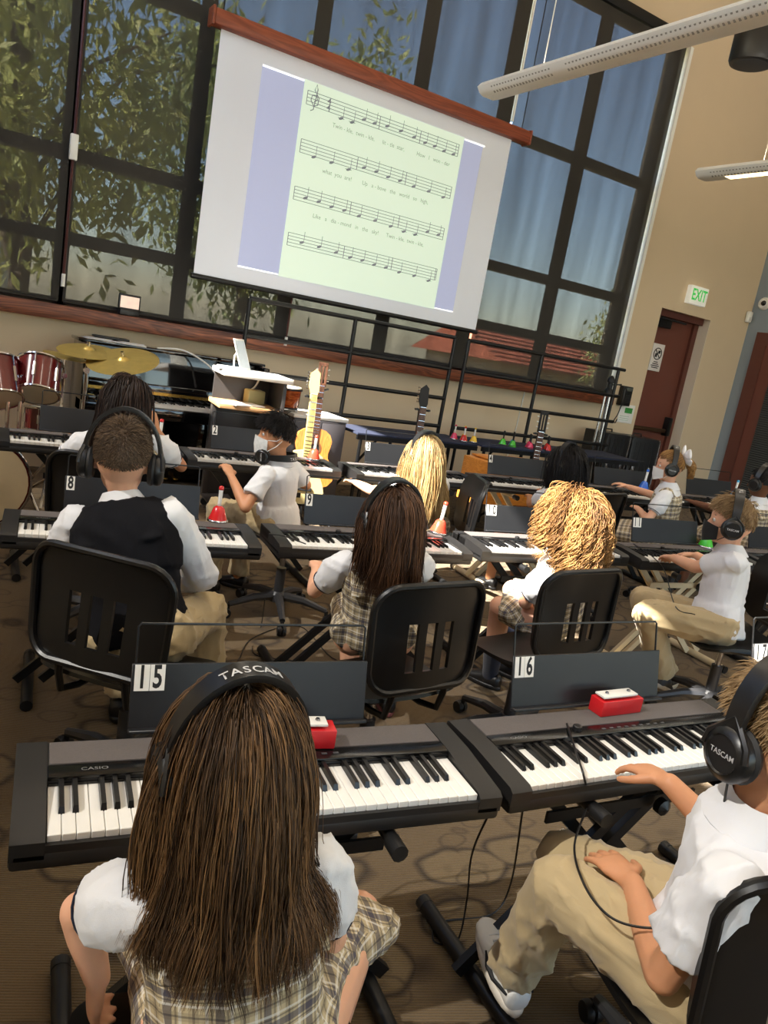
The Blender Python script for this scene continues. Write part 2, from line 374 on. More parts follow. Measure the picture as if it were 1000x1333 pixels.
# exit door
dr = empty('door_1', (0, 0, 0)); struct(dr)
MB().box(DX0, DX0 + 0.06, 7.10, 7.28, 0, DZ).box(DX1 - 0.10, DX1 - 0.0, 7.16, 7.28, 0, DZ).box(DX0, DX1, 7.10, 7.28, DZ - 0.08, DZ).build('door_frame', M_DOORF, dr, smooth=0)
MB().rbox(DX0 + 0.05, DX1 - 0.09, 7.20, 7.25, 0.02, DZ - 0.07, 0.004).build('door_leaf', M_DOOR, dr)
MB().box(DX1 - 0.012, DX1 - 0.001, 7.0, 7.17, 0, DZ).build('reveal', M_REVEAL, dr, smooth=0)
MB().rbox(DX0 + 0.10, DX0 + 0.42, 7.13, 7.19, DZ - 0.22, DZ - 0.10, 0.01).bar((DX0 + 0.2, 7.14, DZ - 0.1), (DX0 + 0.6, 7.06, DZ - 0.12), 0.03, 0.02).build('door_closer', M_BLACKMETAL, dr)
pb = MB().rbox(DX0 + 0.10, DX1 - 0.16, 7.13, 7.19, 0.98, 1.03, 0.01).build('panic_bar', mat('bronze_bar', srgb(96, 72, 52), 0.4, metal=0.7, noise=0.1), dr)
MB().rbox(DX1 - 0.20, DX1 - 0.13, 7.10, 7.2, 0.94, 1.20, 0.012).build('latch', M_BLACKMETAL, pb)
# the sign on the door
sg = empty('door_sign', (8.53, 7.19, 1.78)); tag(sg, 'white notice with a crossed-out circle fixed on the brown exit door', 'sign')
MB().rbox(-0.115, 0.115, -0.004, 0.004, 0.0, 0.36, 0.002).build('plate', mat('notice_paper', srgb(232, 228, 226), 0.7, noise=0.02), sg)
M_INK = mat('black_ink', srgb(28, 28, 30), 0.7, noise=0.05)
MB().tube([(0.075 * math.cos(a), -0.006, 0.23 + 0.075 * math.sin(a)) for a in np.linspace(0, 2 * math.pi, 25)[:-1]], 0.006, 6, closed=True).bar((-0.052, -0.006, 0.283), (0.052, -0.006, 0.177), 0.004, 0.012, up=(1, 0, 1)).build('prohibition_ring', M_INK, sg)
MB().rbox(-0.045, -0.005, -0.008, -0.004, 0.185, 0.235, 0.002).rbox(0.005, 0.05, -0.008, -0.004, 0.235, 0.275, 0.002).build('pictogram', M_INK, sg)
for k, wd in enumerate((0.08, 0.12, 0.16, 0.13)): MB().box(-wd / 2, wd / 2, -0.006, -0.004, 0.115 - 0.025 * k, 0.127 - 0.025 * k).build('text_line', M_INK, sg, smooth=0)
# EXIT sign
ex = empty('exit_sign', (8.74, 6.97, 2.70)); tag(ex, 'white box sign with green EXIT lettering above the brown door', 'sign')
MB().rbox(-0.17, 0.17, -0.05, 0.03, 0, 0.23, 0.008).build('housing', mat('exit_sign_face', srgb(240, 238, 225), 0.5, noise=0.01, emit=(1, 0.98, 0.9), estr=0.15), ex)
text('lettering', 'EXIT', 0.20, wall_frame(0, -0.052, 0.115), mat('exit_green', srgb(40, 160, 60), 0.5, noise=0.02, emit=(0.05, 0.6, 0.1), estr=0.4), ex, sx=0.72, bold=0.02)
# glazed louvre door in the right wall
d2 = empty('door_2', (0, 0, 0)); struct(d2)
MB().box(XR - 0.05, XR - 0.002, 6.62, 6.80, 0, 2.55).box(XR - 0.05, XR - 0.002, 4.9, 6.62, 2.38, 2.55).box(XR - 0.05, XR - 0.002, 4.72, 4.9, 0, 2.55).build('door_frame', M_DOORF, d2, smooth=0)
MB().box(XR - 0.03, XR - 0.002, 4.9, 6.62, 0.0, 2.38).build('door_leaf', M_DOOR, d2, smooth=0)
MB().box(XR - 0.034, XR - 0.029, 5.0, 6.44, 0.25, 2.24).build('blind_back', mat('dark_blind_back', srgb(42, 44, 44), 0.6, noise=0.05), d2, smooth=0)
M_SLAT = mat('dark_blind_slat', srgb(74, 78, 78), 0.55, noise=0.06)
slat = MB().bar((0, 5.0, 0), (0, 6.44, 0), 0.022, 0.003, up=(-0.75, 0, 0.66)).mesh('blind_slat'); slat.materials.append(M_SLAT)
for k in range(66):
    o = bpy.data.objects.new('slat', slat); COL.objects.link(o); o.parent = d2; o.location = (XR - 0.046, 0, 0.27 + 0.03 * k)
cm = empty('dome_camera', (10.015, 6.83, 2.94)); tag(cm, 'white dome security camera with a dark lens on the grey wall', 'camera')
MC = frame((0, 0, 0), (0, 1, 0), (0, 0, 1), (-1, 0, 0))
MB().lathe([(0.085, 0), (0.085, 0.025), (0.06, 0.06), (0.0, 0.075)], 20, MC).build('housing', M_WHITE, cm)
MB().sphere((-0.055, -0.02, 0.0), 0.038, 14, 10).build('lens', mat('black_glass', (0.01, 0.01, 0.012), 0.05, noise=0.1), cm)
se = empty('motion_sensor', (9.93, 6.975, 2.74)); tag(se, 'small white motion sensor in the corner beside the dome camera', 'sensor')
MB().rbox(-0.04, 0.04, -0.045, 0.02, -0.075, 0.075, 0.018, 3).build('housing', M_WHITE, se)
MB().rbox(-0.028, 0.028, -0.052, -0.04, -0.05, 0.0, 0.008).build('lens', mat('frosted_lens', srgb(215, 215, 212), 0.3, noise=0.02), se)

# pendant lamps
M_LAMP = mat('white_lamp_enamel', srgb(232, 226, 214), 0.45, noise=0.02, nscale=3)
M_LENS = mat('lit_lamp_lens', (1, 0.9, 0.7), 0.5, noise=0.01, emit=(1.0, 0.78, 0.42), estr=3.0)
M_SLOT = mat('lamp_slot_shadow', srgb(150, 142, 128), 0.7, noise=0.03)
def pendant(x, z, y1, y0, label, power, lit):
    r = empty('pendant_lamp', (x, y1, z)); tag(r, label, 'pendant lamp', 'long white pendant lamps')
    Ln = y1 - y0
    prof = [(-0.11, 0.0), (-0.085, -0.035), (-0.05, -0.05), (0.05, -0.05), (0.085, -0.035), (0.11, 0.0), (0.085, 0.03), (-0.085, 0.03)]
    MB().prism(prof, 0, Ln, frame((0, 0, 0), (1, 0, 0), (0, 0, 1), (0, -1, 0))).build('housing', M_LAMP, r)
    end = MB().prism([(a * 0.98, b * 0.98) for a, b in prof], 0, 0.012, frame((0, 0.014, 0), (1, 0, 0), (0, 0, 1), (0, -1, 0))).build('end_cap', M_LAMP, r)
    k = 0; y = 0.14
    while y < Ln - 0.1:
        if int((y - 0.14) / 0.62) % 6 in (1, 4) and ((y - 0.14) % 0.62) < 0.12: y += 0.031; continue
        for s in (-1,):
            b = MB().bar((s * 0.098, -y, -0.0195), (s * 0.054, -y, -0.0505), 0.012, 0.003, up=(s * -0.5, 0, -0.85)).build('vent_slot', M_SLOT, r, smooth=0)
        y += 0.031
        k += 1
        if k > 95: break
    if lit: MB().box(-0.04, 0.04, -Ln + 0.2, -0.25, -0.054, -0.0505).build('lens', M_LENS, r, smooth=0)
    for yy in (0.55, Ln - 0.5):
        MB().tube([(0, -yy, 0.03), (0, -yy, ZC - z)], 0.004, 6).build('cable', mat('steel_cable', srgb(190, 180, 160), 0.4, metal=0.6, noise=0.05), r)
    for up in (True, False):
        ld = bpy.data.lights.new('lamp_light', 'AREA'); ld.shape = 'RECTANGLE'; ld.size = 0.08; ld.size_y = Ln - 0.4; ld.energy = power * (0.7 if up else 0.3); ld.color = (1.0, 0.91, 0.78)
        lo = bpy.data.objects.new('lamp_light', ld); COL.objects.link(lo); lo.parent = r; lo.location = (0, -Ln / 2, 0.05 if up else -0.058)
        if up: lo.rotation_euler = (math.pi, 0, 0)
LAMPW = 62
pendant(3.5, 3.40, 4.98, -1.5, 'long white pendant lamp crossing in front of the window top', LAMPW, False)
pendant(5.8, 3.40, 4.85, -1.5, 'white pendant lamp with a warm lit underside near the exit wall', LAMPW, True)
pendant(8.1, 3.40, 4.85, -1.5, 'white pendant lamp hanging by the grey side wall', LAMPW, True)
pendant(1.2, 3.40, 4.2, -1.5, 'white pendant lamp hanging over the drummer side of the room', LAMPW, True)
sp = empty('pendant_speaker', (6.42, 5.15, 4.50)); tag(sp, 'black cylindrical loudspeaker hanging from the ceiling', 'loudspeaker')
MB().lathe([(0.15, 0.02), (0.185, 0.03), (0.2, 0.06), (0.2, 0.42), (0.17, 0.46), (0.0, 0.46)], 32).build('housing', M_BLACK, sp)
MB().lathe([(0.0, 0.012), (0.12, 0.012), (0.155, 0.02), (0.16, 0.04)], 32).build('grille', mat('dark_grille', srgb(40, 40, 41), 0.6, noise=0.2, nscale=200), sp)
MB().tube([(0, 0, 0.46), (0, 0, ZC - 4.5)], 0.01, 6).build('cable', M_BLACKMETAL, sp)

# ------------------------------------------------------------------ outside
gr = MB().box(-40, 60, YB + 0.3, 70, -0.3, -0.02).build('ground', mat('dry_lawn', srgb(120, 108, 70), 0.95, noise=0.4, nscale=0.8), smooth=0); struct(gr)
gr3 = MB().box(XL - 0.2, 60, -30, YF - 0.2, -0.3, -0.02).build('ground', mat('pale_concrete', srgb(176, 172, 164), 0.9, noise=0.1, nscale=1.5), smooth=0); struct(gr3)
gr2 = MB().box(-40, XL - 0.2, -30, YB + 0.3, -0.3, -0.02).build('ground', MATS['dry_lawn'], smooth=0); struct(gr2)
M_LEAF = [mat('willow_leaf_%d' % i, c, 0.6, noise=0.35, nscale=2.5) for i, c in enumerate((srgb(206, 206, 130), srgb(186, 190, 116), srgb(156, 168, 112)))]
for _m in M_LEAF:
    N, L = nt(_m); p = N['Principled BSDF']; t_ = N.new('ShaderNodeBsdfTranslucent'); L.new(p.inputs['Base Color'].links[0].from_socket, t_.inputs[0])
    x_ = N.new('ShaderNodeMixShader'); x_.inputs[0].default_value = 0.5; L.new(p.outputs[0], x_.inputs[1]); L.new(t_.outputs[0], x_.inputs[2]); L.new(x_.outputs[0], N['Material Output'].inputs[0])
M_BARK = mat('grey_bark', srgb(92, 78, 62), 0.9, noise=0.35, nscale=12, bump=0.4, bscale=40)
def tree(x, y, h, spread, n, leaf, label, seed, base=1.2):
    r = random.Random(seed)
    t = empty('tree', (x, y, -0.02)); tag(t, label, 'tree', 'trees outside the window wall')
    m = MB(); tips = []
    m.tube([(0, 0, 0), (0.1, 0, h * 0.25), (-0.05, 0.1, h * 0.55)], [0.17, 0.12, 0.07], 8)
    for k in range(17):
        a = r.uniform(0, 6.28); z0 = h * r.uniform(0.16, 0.55); l = spread * r.uniform(0.5, 1.0); up = r.uniform(0.15, 0.5) * h
        p = [(0.03, 0.03, z0), (l * 0.5 * math.cos(a), l * 0.5 * math.sin(a), z0 + up * 0.8), (l * math.cos(a), l * math.sin(a), z0 + up)]
        m.tube(p, [0.05, 0.03, 0.012], 6)
        for s in np.linspace(0.3, 1, 6):
            tips.append(tuple(np.array(p[0]) * (1 - s) ** 2 + 2 * np.array(p[1]) * s * (1 - s) + np.array(p[2]) * s * s))
    m.build('trunk', M_BARK, t)
    tips = np.array(tips)
    rr = np.random.default_rng(seed)
    c = tips[rr.integers(0, len(tips), n // 24)]
    for part in range(2):
        nn = n // 2; ci = rr.integers(0, len(c), nn)
        d = rr.normal(0, 1, (nn, 3)); p = c[ci] + d * np.array([0.42, 0.42, 0.5]); p[:, 2] -= np.abs(rr.normal(0, 0.3, nn)); p[:, 2] = np.maximum(p[:, 2], base * rr.uniform(0.5, 1, nn))
        ax = rr.normal(0, 0.6, (nn, 3)); ax[:, 2] -= 0.7; ax /= np.linalg.norm(ax, axis=1)[:, None]
        sd_ = np.cross(ax, rr.normal(0, 1, (nn, 3))); sd_ /= np.linalg.norm(sd_, axis=1)[:, None]
        ln = leaf * rr.uniform(0.7, 1.4, nn)[:, None]; wd = ln * 0.17
        V = np.stack([p, p + ax * ln * 0.5 + sd_ * wd, p + ax * ln, p + ax * ln * 0.5 - sd_ * wd], 1).reshape(-1, 3)
        me = bpy.data.meshes.new('foliage'); F = np.arange(nn * 4).reshape(-1, 4)
        me.from_pydata(V.tolist(), [], F.tolist())
        o = finish('foliage', me, M_LEAF[(part + seed) % 3], t, smooth=0); o['kind'] = 'stuff'
tree(1.2, 12.2, 8.4, 3.0, 7500, 0.24, 'bright leafy willow outside the window panes by the pull rod', 3)
tree(-3.6, 17.5, 7.5, 2.0, 6000, 0.26, 'willow standing by the white outbuilding', 11)
tree(6.4, 17.5, 9.2, 2.6, 9000, 0.26, 'tall leafy willow outside, its crown above the projection screen', 4)
tree(21.5, 19.0, 4.6, 1.4, 5000, 0.24, 'small tree beside the tiled roof outside', 14)
hb = empty('outbuilding', (0.0, 21.0, 0)); tag(hb, 'white rendered outbuilding behind the willows', 'building')
MB().box(-6, 2.4, 0, 4, 0, 3.3).build('wall', mat('white_render', srgb(225, 222, 212), 0.9, noise=0.06), hb, smooth=0)
MB().box(-6.2, 2.6, -0.2, 4.2, 3.3, 3.55).build('roof', mat('roof_edge', srgb(170, 150, 130), 0.9, noise=0.1), hb, smooth=0)
for k in range(3): MB().box(-3.4 + 2.0 * k, -2.4 + 2.0 * k, -0.03, 0.05, 0.9, 2.3).build('window', mat('dark_pane', srgb(60, 66, 72), 0.1, noise=0.05), hb, smooth=0)
h2 = empty('tiled_house', (25.0, 22.5, 0)); tag(h2, 'low house with a red tiled roof outside the window wall', 'building')
MB().box(-6.5, 8, 0, 5, 0, 1.7).build('wall', mat('tan_render', srgb(196, 178, 150), 0.9, noise=0.08), h2, smooth=0)
M_TILE = mat('red_roof_tile', srgb(168, 92, 66), 0.85, noise=0.25, nscale=4)
MB().add([(-7, -0.5, 1.65), (8.5, -0.5, 1.65), (8.5, 2.5, 3.0), (-7, 2.5, 3.0), (-7, 5.5, 1.65), (8.5, 5.5, 1.65)], [(0, 1, 2, 3), (3, 2, 5, 4), (0, 3, 4), (1, 5, 2)]).build('roof', M_TILE, h2, smooth=0)
for k in range(9): MB().tube([(-7, -0.5 + 3.0 * k / 9, 1.67 + 1.35 * k / 9), (8.5, -0.5 + 3.0 * k / 9, 1.67 + 1.35 * k / 9)], 0.05, 6).build('tile_course', M_TILE, h2)

# ------------------------------------------------------------------ projection screen
scr = empty('projection_screen', (3.5, 6.6, 1.75)); tag(scr, 'large white pull-down projection screen showing sheet music, hung before the windows', 'projection screen')
MB().rbox(-1.58, 1.68, -0.06, 0.06, 1.93, 2.05, 0.02).build('case', wood_mat('cherry_case', srgb(122, 56, 34), srgb(150, 74, 46), (0.6, 6, 6), 0.45), scr)
for a_, b_ in ((-1.60, -1.575), (1.675, 1.70)): MB().rbox(a_, b_, -0.065, 0.065, 1.92, 2.06, 0.01).build('end_cap', MATS['cherry_case'], scr)
for xx in (-1.5, 1.6): MB().tube([(xx, 0, 2.05), (xx, 0, ZC - 1.75)], 0.006, 6).build('hanger', M_BLACKMETAL, scr)
M_CANVAS = mat('matt_white_screen', srgb(238, 243, 255), 0.85, spec=0.15, noise=0.01, nscale=2)
MB().box(-1.50, 1.51, 0.012, 0.016, 0.06, 1.94).build('canvas', M_CANVAS, scr, smooth=0)
MB().tube([(-1.52, 0.014, 0.045), (1.53, 0.014, 0.045)], 0.022, 10).build('weight_bar', M_BLACKMETAL, scr)
M_BEAM = mat('projected_grey_light', srgb(180, 188, 220), 0.85, noise=0.01, spec=0.1, emit=srgb(188, 192, 224), estr=0.22)
M_PAGE = mat('projected_page_light', srgb(214, 230, 218), 0.85, noise=0.01, spec=0.1, emit=srgb(222, 242, 216), estr=0.30)
M_LINE = mat('projected_line', srgb(240, 240, 240), 0.85, noise=0.01, emit=(1, 1, 1), estr=0.6)
M_NOTE = mat('projected_grey_print', srgb(128, 132, 138), 0.9, noise=0.02, spec=0.1, emit=srgb(128, 136, 140), estr=0.2)
M_LYR = mat('projected_faint_print', srgb(150, 160, 150), 0.9, noise=0.02, spec=0.1, emit=srgb(150, 166, 150), estr=0.28)
sl = MB().box(-1.13, 1.18, 0.0085, 0.0105, 0.19, 1.79).build('slide_margin', M_BEAM, scr, smooth=0)
for a_, b_, c_, d_ in ((-1.13, -0.755, 1.775, 1.79), (0.95, 1.20, 1.775, 1.79), (-1.13, -0.755, 0.19, 0.202), (0.95, 1.18, 0.19, 0.202)): MB().box(a_, b_, 0.006, 0.0075, c_, d_).build('slide_edge', M_LINE, scr, smooth=0)
pg = MB().box(-0.75, 0.945, 0.0055, 0.0075, 0.185, 1.795).build('music_page', M_PAGE, scr, smooth=0)
LYR = ['Twin - kle,  twin - kle,      lit - tle  star,          How   I   won - der',
       'what  you  are!        Up   a - bove   the   world   so   high,',
       'Like   a   dia - mond   in   the   sky!      Twin - kle,  twin - kle,', '']
NOTES = [[(-1, -1, 3, 3), (4, 4, 3), (2, 2, 1, 1)], [(0, 0, -1), (3, 3, 2, 2), (1, 1, 0)], [(3, 3, 2, 2), (1, 1, 0), (-1, -1, 3, 3)], [(4, 4, 3), (2, 2, 1, 1), (0, 0, -1)]]
for li in range(4):
    zt = 1.72 - li * 0.385; x0, x1 = -0.71, 0.90; gap = 0.027
    m = MB()
    for k in range(5): m.box(x0, x1, 0.004, 0.0052, zt - k * gap - 0.0022, zt - k * gap + 0.0022)
    m.build('staff', M_NOTE, pg, smooth=0)
    nb = len(NOTES[li]); xs = x0 + (0.28 if li == 0 else 0.04)
    bw = (x1 - xs) / nb
    bl = MB()
    for k in range(nb + 1):
        xx = x1 if k == nb else (x0 if k == 0 else xs + bw * k)
        bl.box(xx - 0.003, xx + 0.003, 0.004, 0.0052, zt - 4 * gap, zt)
    if li == 3: bl.box(x1 - 0.018, x1 - 0.012, 0.004, 0.0052, zt - 4 * gap, zt)
    bl.build('bar_line', M_NOTE, pg, smooth=0)
    for k, bar in enumerate(NOTES[li]):
        for q, nn in enumerate(bar):
            cx = xs + bw * k + bw * (q + 0.55) / len(bar); cz = zt - 4 * gap + nn * gap / 2 - gap * 0.2
            m = MB().prism([(cx + 0.021 * math.cos(a) + 0.006 * math.sin(a), cz + 0.0135 * math.sin(a) + 0.004 * math.cos(a)) for a in np.linspace(0, 6.283, 13)[:-1]], 0, 0.001, frame((0, 0.004, 0), (1, 0, 0), (0, 0, 1), (0, 1, 0)))
            m.box(cx + 0.017, cx + 0.021, 0.004, 0.0052, cz, cz + 0.095)
            if nn < 0: m.box(cx - 0.032, cx + 0.032, 0.004, 0.0052, cz - 0.002, cz + 0.002)
            m.build('note', M_NOTE, pg, smooth=0)
    if LYR[li]: text('lyrics', LYR[li], 0.052, wall_frame((x0 + x1) / 2 + (0.1 if li == 0 else 0), 0.0045, zt - 0.20), M_LYR, pg, sx=0.93)['kind'] = 'stuff'
sp_ = [(0.0, 0.01), (0.035, 0.035), (0.02, 0.07), (-0.03, 0.06), (-0.04, 0.015), (0.0, -0.03), (0.045, -0.01), (0.05, 0.05), (-0.01, 0.11), (0.01, 0.16), (0.025, 0.12), (0.0, -0.06), (-0.03, -0.075)]
MB().tube([(-0.64 + a * 0.8, 0.004, 1.64 + b * 0.9) for a, b in sp_], 0.004, 6).build('treble_clef', M_NOTE, pg)
for zz in (1.69, 1.638): text('time_signature', '4', 0.075, wall_frame(-0.50, 0.0045, zz), M_NOTE, pg, bold=0.01)

# ------------------------------------------------------------------ keyboards on X stands
M_KBODY = mat('keyboard_black_shell', srgb(29, 28, 28), 0.45, noise=0.08, nscale=40, bump=0.02, bscale=500)
M_KCLOTH = mat('keyboard_speaker_cloth', srgb(92, 86, 84), 0.9, noise=0.18, nscale=260, bump=0.15, bscale=900)
M_KPANEL = mat('keyboard_gloss_panel', srgb(14, 14, 15), 0.2, noise=0.1)
M_KWHITE = mat('white_key', srgb(238, 236, 230), 0.28, noise=0.01)
M_KBLACK = mat('black_key', srgb(18, 18, 19), 0.3, noise=0.1)
M_CARD = mat('white_card', srgb(240, 238, 232), 0.6, noise=0.02)
KW, KD = 0.93, 0.279
def shared(me, name, parent, loc=(0, 0, 0)):
    o = bpy.data.objects.new(name, me); COL.objects.link(o); o.parent = parent; o.location = loc; return o
def _mm(mb, name, m, smooth=40):
    me = mb.mesh(name); me.materials.append(m)
    if smooth:
        me.polygons.foreach_set('use_smooth', [True] * len(me.polygons)); me.set_sharp_from_angle(angle=math.radians(smooth))
    return me
PITCH = 0.82 / 36
_b = MB().rbox(-KW / 2, KW / 2, -KD, 0, 0.0, 0.036, 0.008).rbox(-KW / 2, KW / 2, -0.128, 0, 0.03, 0.072, 0.006)
for s in (-1, 1):
    x0, x1 = sorted((s * KW / 2, s * 0.4115))
    prof = [(-KD, 0.02), (-KD, 0.052), (-KD + 0.012, 0.06), (-0.12, 0.0735), (-0.004, 0.0735), (0, 0.069), (0, 0.02)]
    _b.prism(prof, x0, x1, frame((0, 0, 0), (0, 1, 0), (0, 0, 1), (1, 0, 0)))
_b.box(-0.4115, 0.4115, -KD + 0.001, -KD + 0.012, 0.03, 0.045)
KB_BODY = _mm(_b, 'keyboard_body', M_KBODY)
KB_CLOTH = _mm(MB().rbox(-0.408, 0.408, -0.086, -0.010, 0.070, 0.0755, 0.002), 'speaker_cloth', M_KCLOTH)
_p = MB().rbox(-0.410, 0.410, -0.128, -0.088, 0.066, 0.0745, 0.0015)
for k in range(3): _p.box(-0.408, 0.408, -0.131 - 0.0005 * k, -0.127, 0.040 + 0.009 * k, 0.045 + 0.009 * k)
KB_PANEL = _mm(_p, 'control_panel', M_KPANEL)
KB_BUT = _mm(MB().rbox(-0.006, 0.006, -0.003, 0.003, 0.0745, 0.0756, 0.0004), 'button', mat('dim_button', srgb(70, 70, 72), 0.4, noise=0.1))
KB_KNOB = _mm(MB().lathe([(0.012, 0.0745), (0.012, 0.083), (0.010, 0.085), (0.0, 0.085)], 14), 'knob', M_BLACK)
KB_WK = _mm(MB().rbox(-PITCH / 2 + 0.0005, PITCH / 2 - 0.0005, -KD + 0.010, -0.126, 0.036, 0.0575, 0.0012, 1), 'white_key', M_KWHITE)
KB_BK = _mm(MB().add([(-0.0055, -0.215, 0.056), (0.0055, -0.215, 0.056), (0.0055, -0.126, 0.056), (-0.0055, -0.126, 0.056), (-0.0042, -0.209, 0.0685), (0.0042, -0.209, 0.0685), (0.0042, -0.126, 0.070), (-0.0042, -0.126, 0.070)],
            [(0, 3, 2, 1), (4, 5, 6, 7), (0, 1, 5, 4), (1, 2, 6, 5), (2, 3, 7, 6), (3, 0, 4, 7)]), 'black_key', M_KBLACK, 0)
def black_slots():
    for i in range(35):
        if i % 7 in (0, 1, 3, 4, 5): yield i
_jw = MB(); _jb = MB()
for i in range(36): _jw.box(-0.41 + PITCH * i + 0.0007, -0.41 + PITCH * (i + 1) - 0.0007, -KD + 0.010, -0.126, 0.036, 0.0575)
for i in black_slots():
    x = -0.41 + PITCH * (i + 1); _jb.box(x - 0.005, x + 0.005, -0.215, -0.126, 0.056, 0.0695)
KB_WJ = _mm(_jw, 'white_keys', M_KWHITE, 0); KB_BJ = _mm(_jb, 'black_keys', M_KBLACK, 0)
def keyboard(rl, ang, ztop, label, single, group='keyboards in rows'):
    """rl: world position of the rear-left top corner"""
    a = math.radians(ang); c, s = math.cos(a), math.sin(a)
    loc = (rl[0] + c * KW / 2, rl[1] + s * KW / 2, ztop - 0.075)
    r = empty('keyboard', loc, a); tag(r, label, 'keyboard', group)
    shared(KB_BODY, 'body', r); shared(KB_CLOTH, 'speaker_cloth', r); pn = shared(KB_PANEL, 'control_panel', r)
    for k in range(9): shared(KB_BUT, 'button', pn, (-0.06 + 0.026 * k, -0.108, 0))
    shared(KB_KNOB, 'knob', r, (-0.14, -0.098, 0))
    text('brand_lettering', 'CASIO', 0.013, frame((-0.33, -0.108, 0.0748), (1, 0, 0), (0, 1, 0), (0, 0, 1)), mat('grey_print', srgb(120, 120, 120), 0.5, noise=0.02), pn, sx=1.3)
    if single:
        for i in range(36): shared(KB_WK, 'white_key', r, (-0.41 + PITCH * (i + 0.5), 0, 0))
        for i in black_slots(): shared(KB_BK, 'black_key', r, (-0.41 + PITCH * (i + 1), 0, 0))
    else:
        for me, nme in ((KB_WJ, 'white_keys'), (KB_BJ, 'black_keys')): shared(me, nme, r)['kind'] = 'stuff'
    return r, loc, a
STAND_CACHE = {}
M_SUNLITBAR = mat('sunlit_stand_tube', srgb(214, 196, 160), 0.4, noise=0.04)  # bright cream puts sunlight into the colour of black stand legs
def x_stand(loc, a, h, label, mm, flip=1):
    r = empty('keyboard_stand', (loc[0], loc[1], 0), a); tag(r, label, 'keyboard stand', 'X stands under the keyboards')
    y = -0.135; f = 0.34; t = 0.22
    for sgn, dy in ((1, 0.0), (-1, 0.055)):
        for off in (-0.045, 0.045):
            MB().bar((-sgn * f * flip + off, y + dy, 0.03), (sgn * t * flip + off, y + dy, h - 0.028), 0.02, 0.032, up=(1, 0, 0)).build('leg', mm, r, smooth=0)
    MB().lathe([(0.0, 0), (0.018, 0), (0.018, 0.09), (0, 0.09)], 12, frame((-0.07 * flip, y - 0.02, h * 0.55), (1, 0, 0), (0, 0, 1), (0, 1, 0))).build('pivot_bolt', M_CHROME, r)
    for s in (-1, 1):
        o = MB().tube([(s * f, y - 0.19, 0.022), (s * f, y + 0.24, 0.022)], 0.0215, 10).build('foot_bar', mm, r)
        for yy in (y - 0.20, y + 0.225): MB().tube([(s * f, yy, 0.0225), (s * f, yy + 0.025, 0.0225)], 0.0225, 10).build('rubber_cap', M_BLACK, o)
        o = MB().tube([(s * t, y - 0.17, h - 0.016), (s * t, y + 0.16, h - 0.016)], 0.0155, 10).build('top_bar', mm, r)
        for yy in (y - 0.19, y + 0.15): MB().tube([(s * t, yy, h - 0.018), (s * t, yy + 0.04, h - 0.018)], 0.018, 10).build('rubber_cap', M_BLACK, o)
    MB().bar((-0.24, y - 0.03, h * 0.80), (0.27, y - 0.03, h * 0.80), 0.008, 0.03, up=(0, 0, 1)).build('height_strap', mm, r, smooth=0)
    MB().lathe([(0.0, 0), (0.022, 0), (0.022, 0.02), (0, 0.03)], 10, frame((0.12, y - 0.05, h * 0.80), (1, 0, 0), (0, 0, 1), (0, -1, 0))).build('strap_knob', M_BLACK, r)
    return r
M_BOARD = mat('dark_board_plastic', srgb(38, 38, 40), 0.36, spec=0.3, noise=0.08, nscale=20)
def music_rest(loc, a, zt, num, label, wire=None):
    r = empty('music_rest', (loc[0], loc[1], zt), a); tag(r, label, 'music rest', 'music rest boards behind the keyboards')
    T = math.radians(14); ca, sa = math.cos(T), math.sin(T)
    M = frame((0, 0.022, -0.004), (1, 0, 0), (0, sa, ca), (0, -ca, sa))
    W = 0.262
    MB().rbox(-W, W, 0.004, 0.140, -0.003, 0.003, 0.0015, 1, M).build('board', M_BOARD, r)
    MB().rbox(-W, W, 0.0, 0.008, -0.004, 0.022, 0.002, 1, M).build('ledge', M_BOARD, r)
    MB().tube([M @ Vector(p) for p in ((-W + 0.008, 0.0, -0.007), (-W + 0.008, 0.215, -0.007), (-W + 0.014, 0.221, -0.007), (W - 0.014, 0.221, -0.007), (W - 0.008, 0.215, -0.007), (W - 0.008, 0.0, -0.007))], 0.0028, 6).build('wire_frame', wire or M_BLACKMETAL, r)
    for i, ch in enumerate(num):
        x = -W + 0.006 + 0.031 * i
        cdm = MB().rbox(x, x + 0.030, 0.084, 0.138, 0.003, 0.0042, 0.0003, 1, M).build('number_card', M_CARD, r)
        text('digit', ch, 0.066, M @ frame((x + 0.015, 0.111, 0.0044), (1, 0, 0), (0, 1, 0), (0, 0, 1)), M_INK, cdm, sx=0.62, bold=0.025)
    return r
KB = {}
WHO = {'15': 'the girl with long chestnut hair', '16': 'the boy with a hand on his knee', '17': 'the unused place past the white-sneakered boy', '8': 'the boy in the black vest', '9': 'the girl with straight brown hair',
       '10': 'the girl with golden curls', '11': 'the boy in the black mask', '12': 'the unused place past the masked boy', '1': 'the girl by the drum kit', '2': 'the boy in the printed mask', '3': 'the blonde girl',
       '4': 'the black-haired girl', '5': 'the girl with the white bow', '6': 'the girl with the purple flower', '7': 'the empty place by the louvred door'}
def station(num, rl, ang, zt, single, show=None, wire=None, sm=None, flip=1):
    who = WHO[num]
    kb, loc, a = keyboard(rl, ang, zt, 'black electronic keyboard of ' + who, single); KB[num] = (kb, loc, a, zt)
    x_stand(loc, a, zt - 0.075, ('black' if sm is None else 'sunlight-coloured') + ' X stand under the keyboard of ' + who, sm or M_BLACKMETAL, flip)
    music_rest(loc, a, zt, num if show is None else show, ('dark music board carrying number %s, before ' % num if show is None else 'dark music board without a number, before ') + who, wire)
Z3, Z2, Z1 = 0.655, 0.67, 0.745
def off_left(p): return (p[0] - 0.035, p[1], p[2])
q = atz(22, 965, Z3); station('15', q, -8.0, Z3, True)
q = atz(583, 936, Z3); station('16', q, -4.5, Z3, True, flip=1)
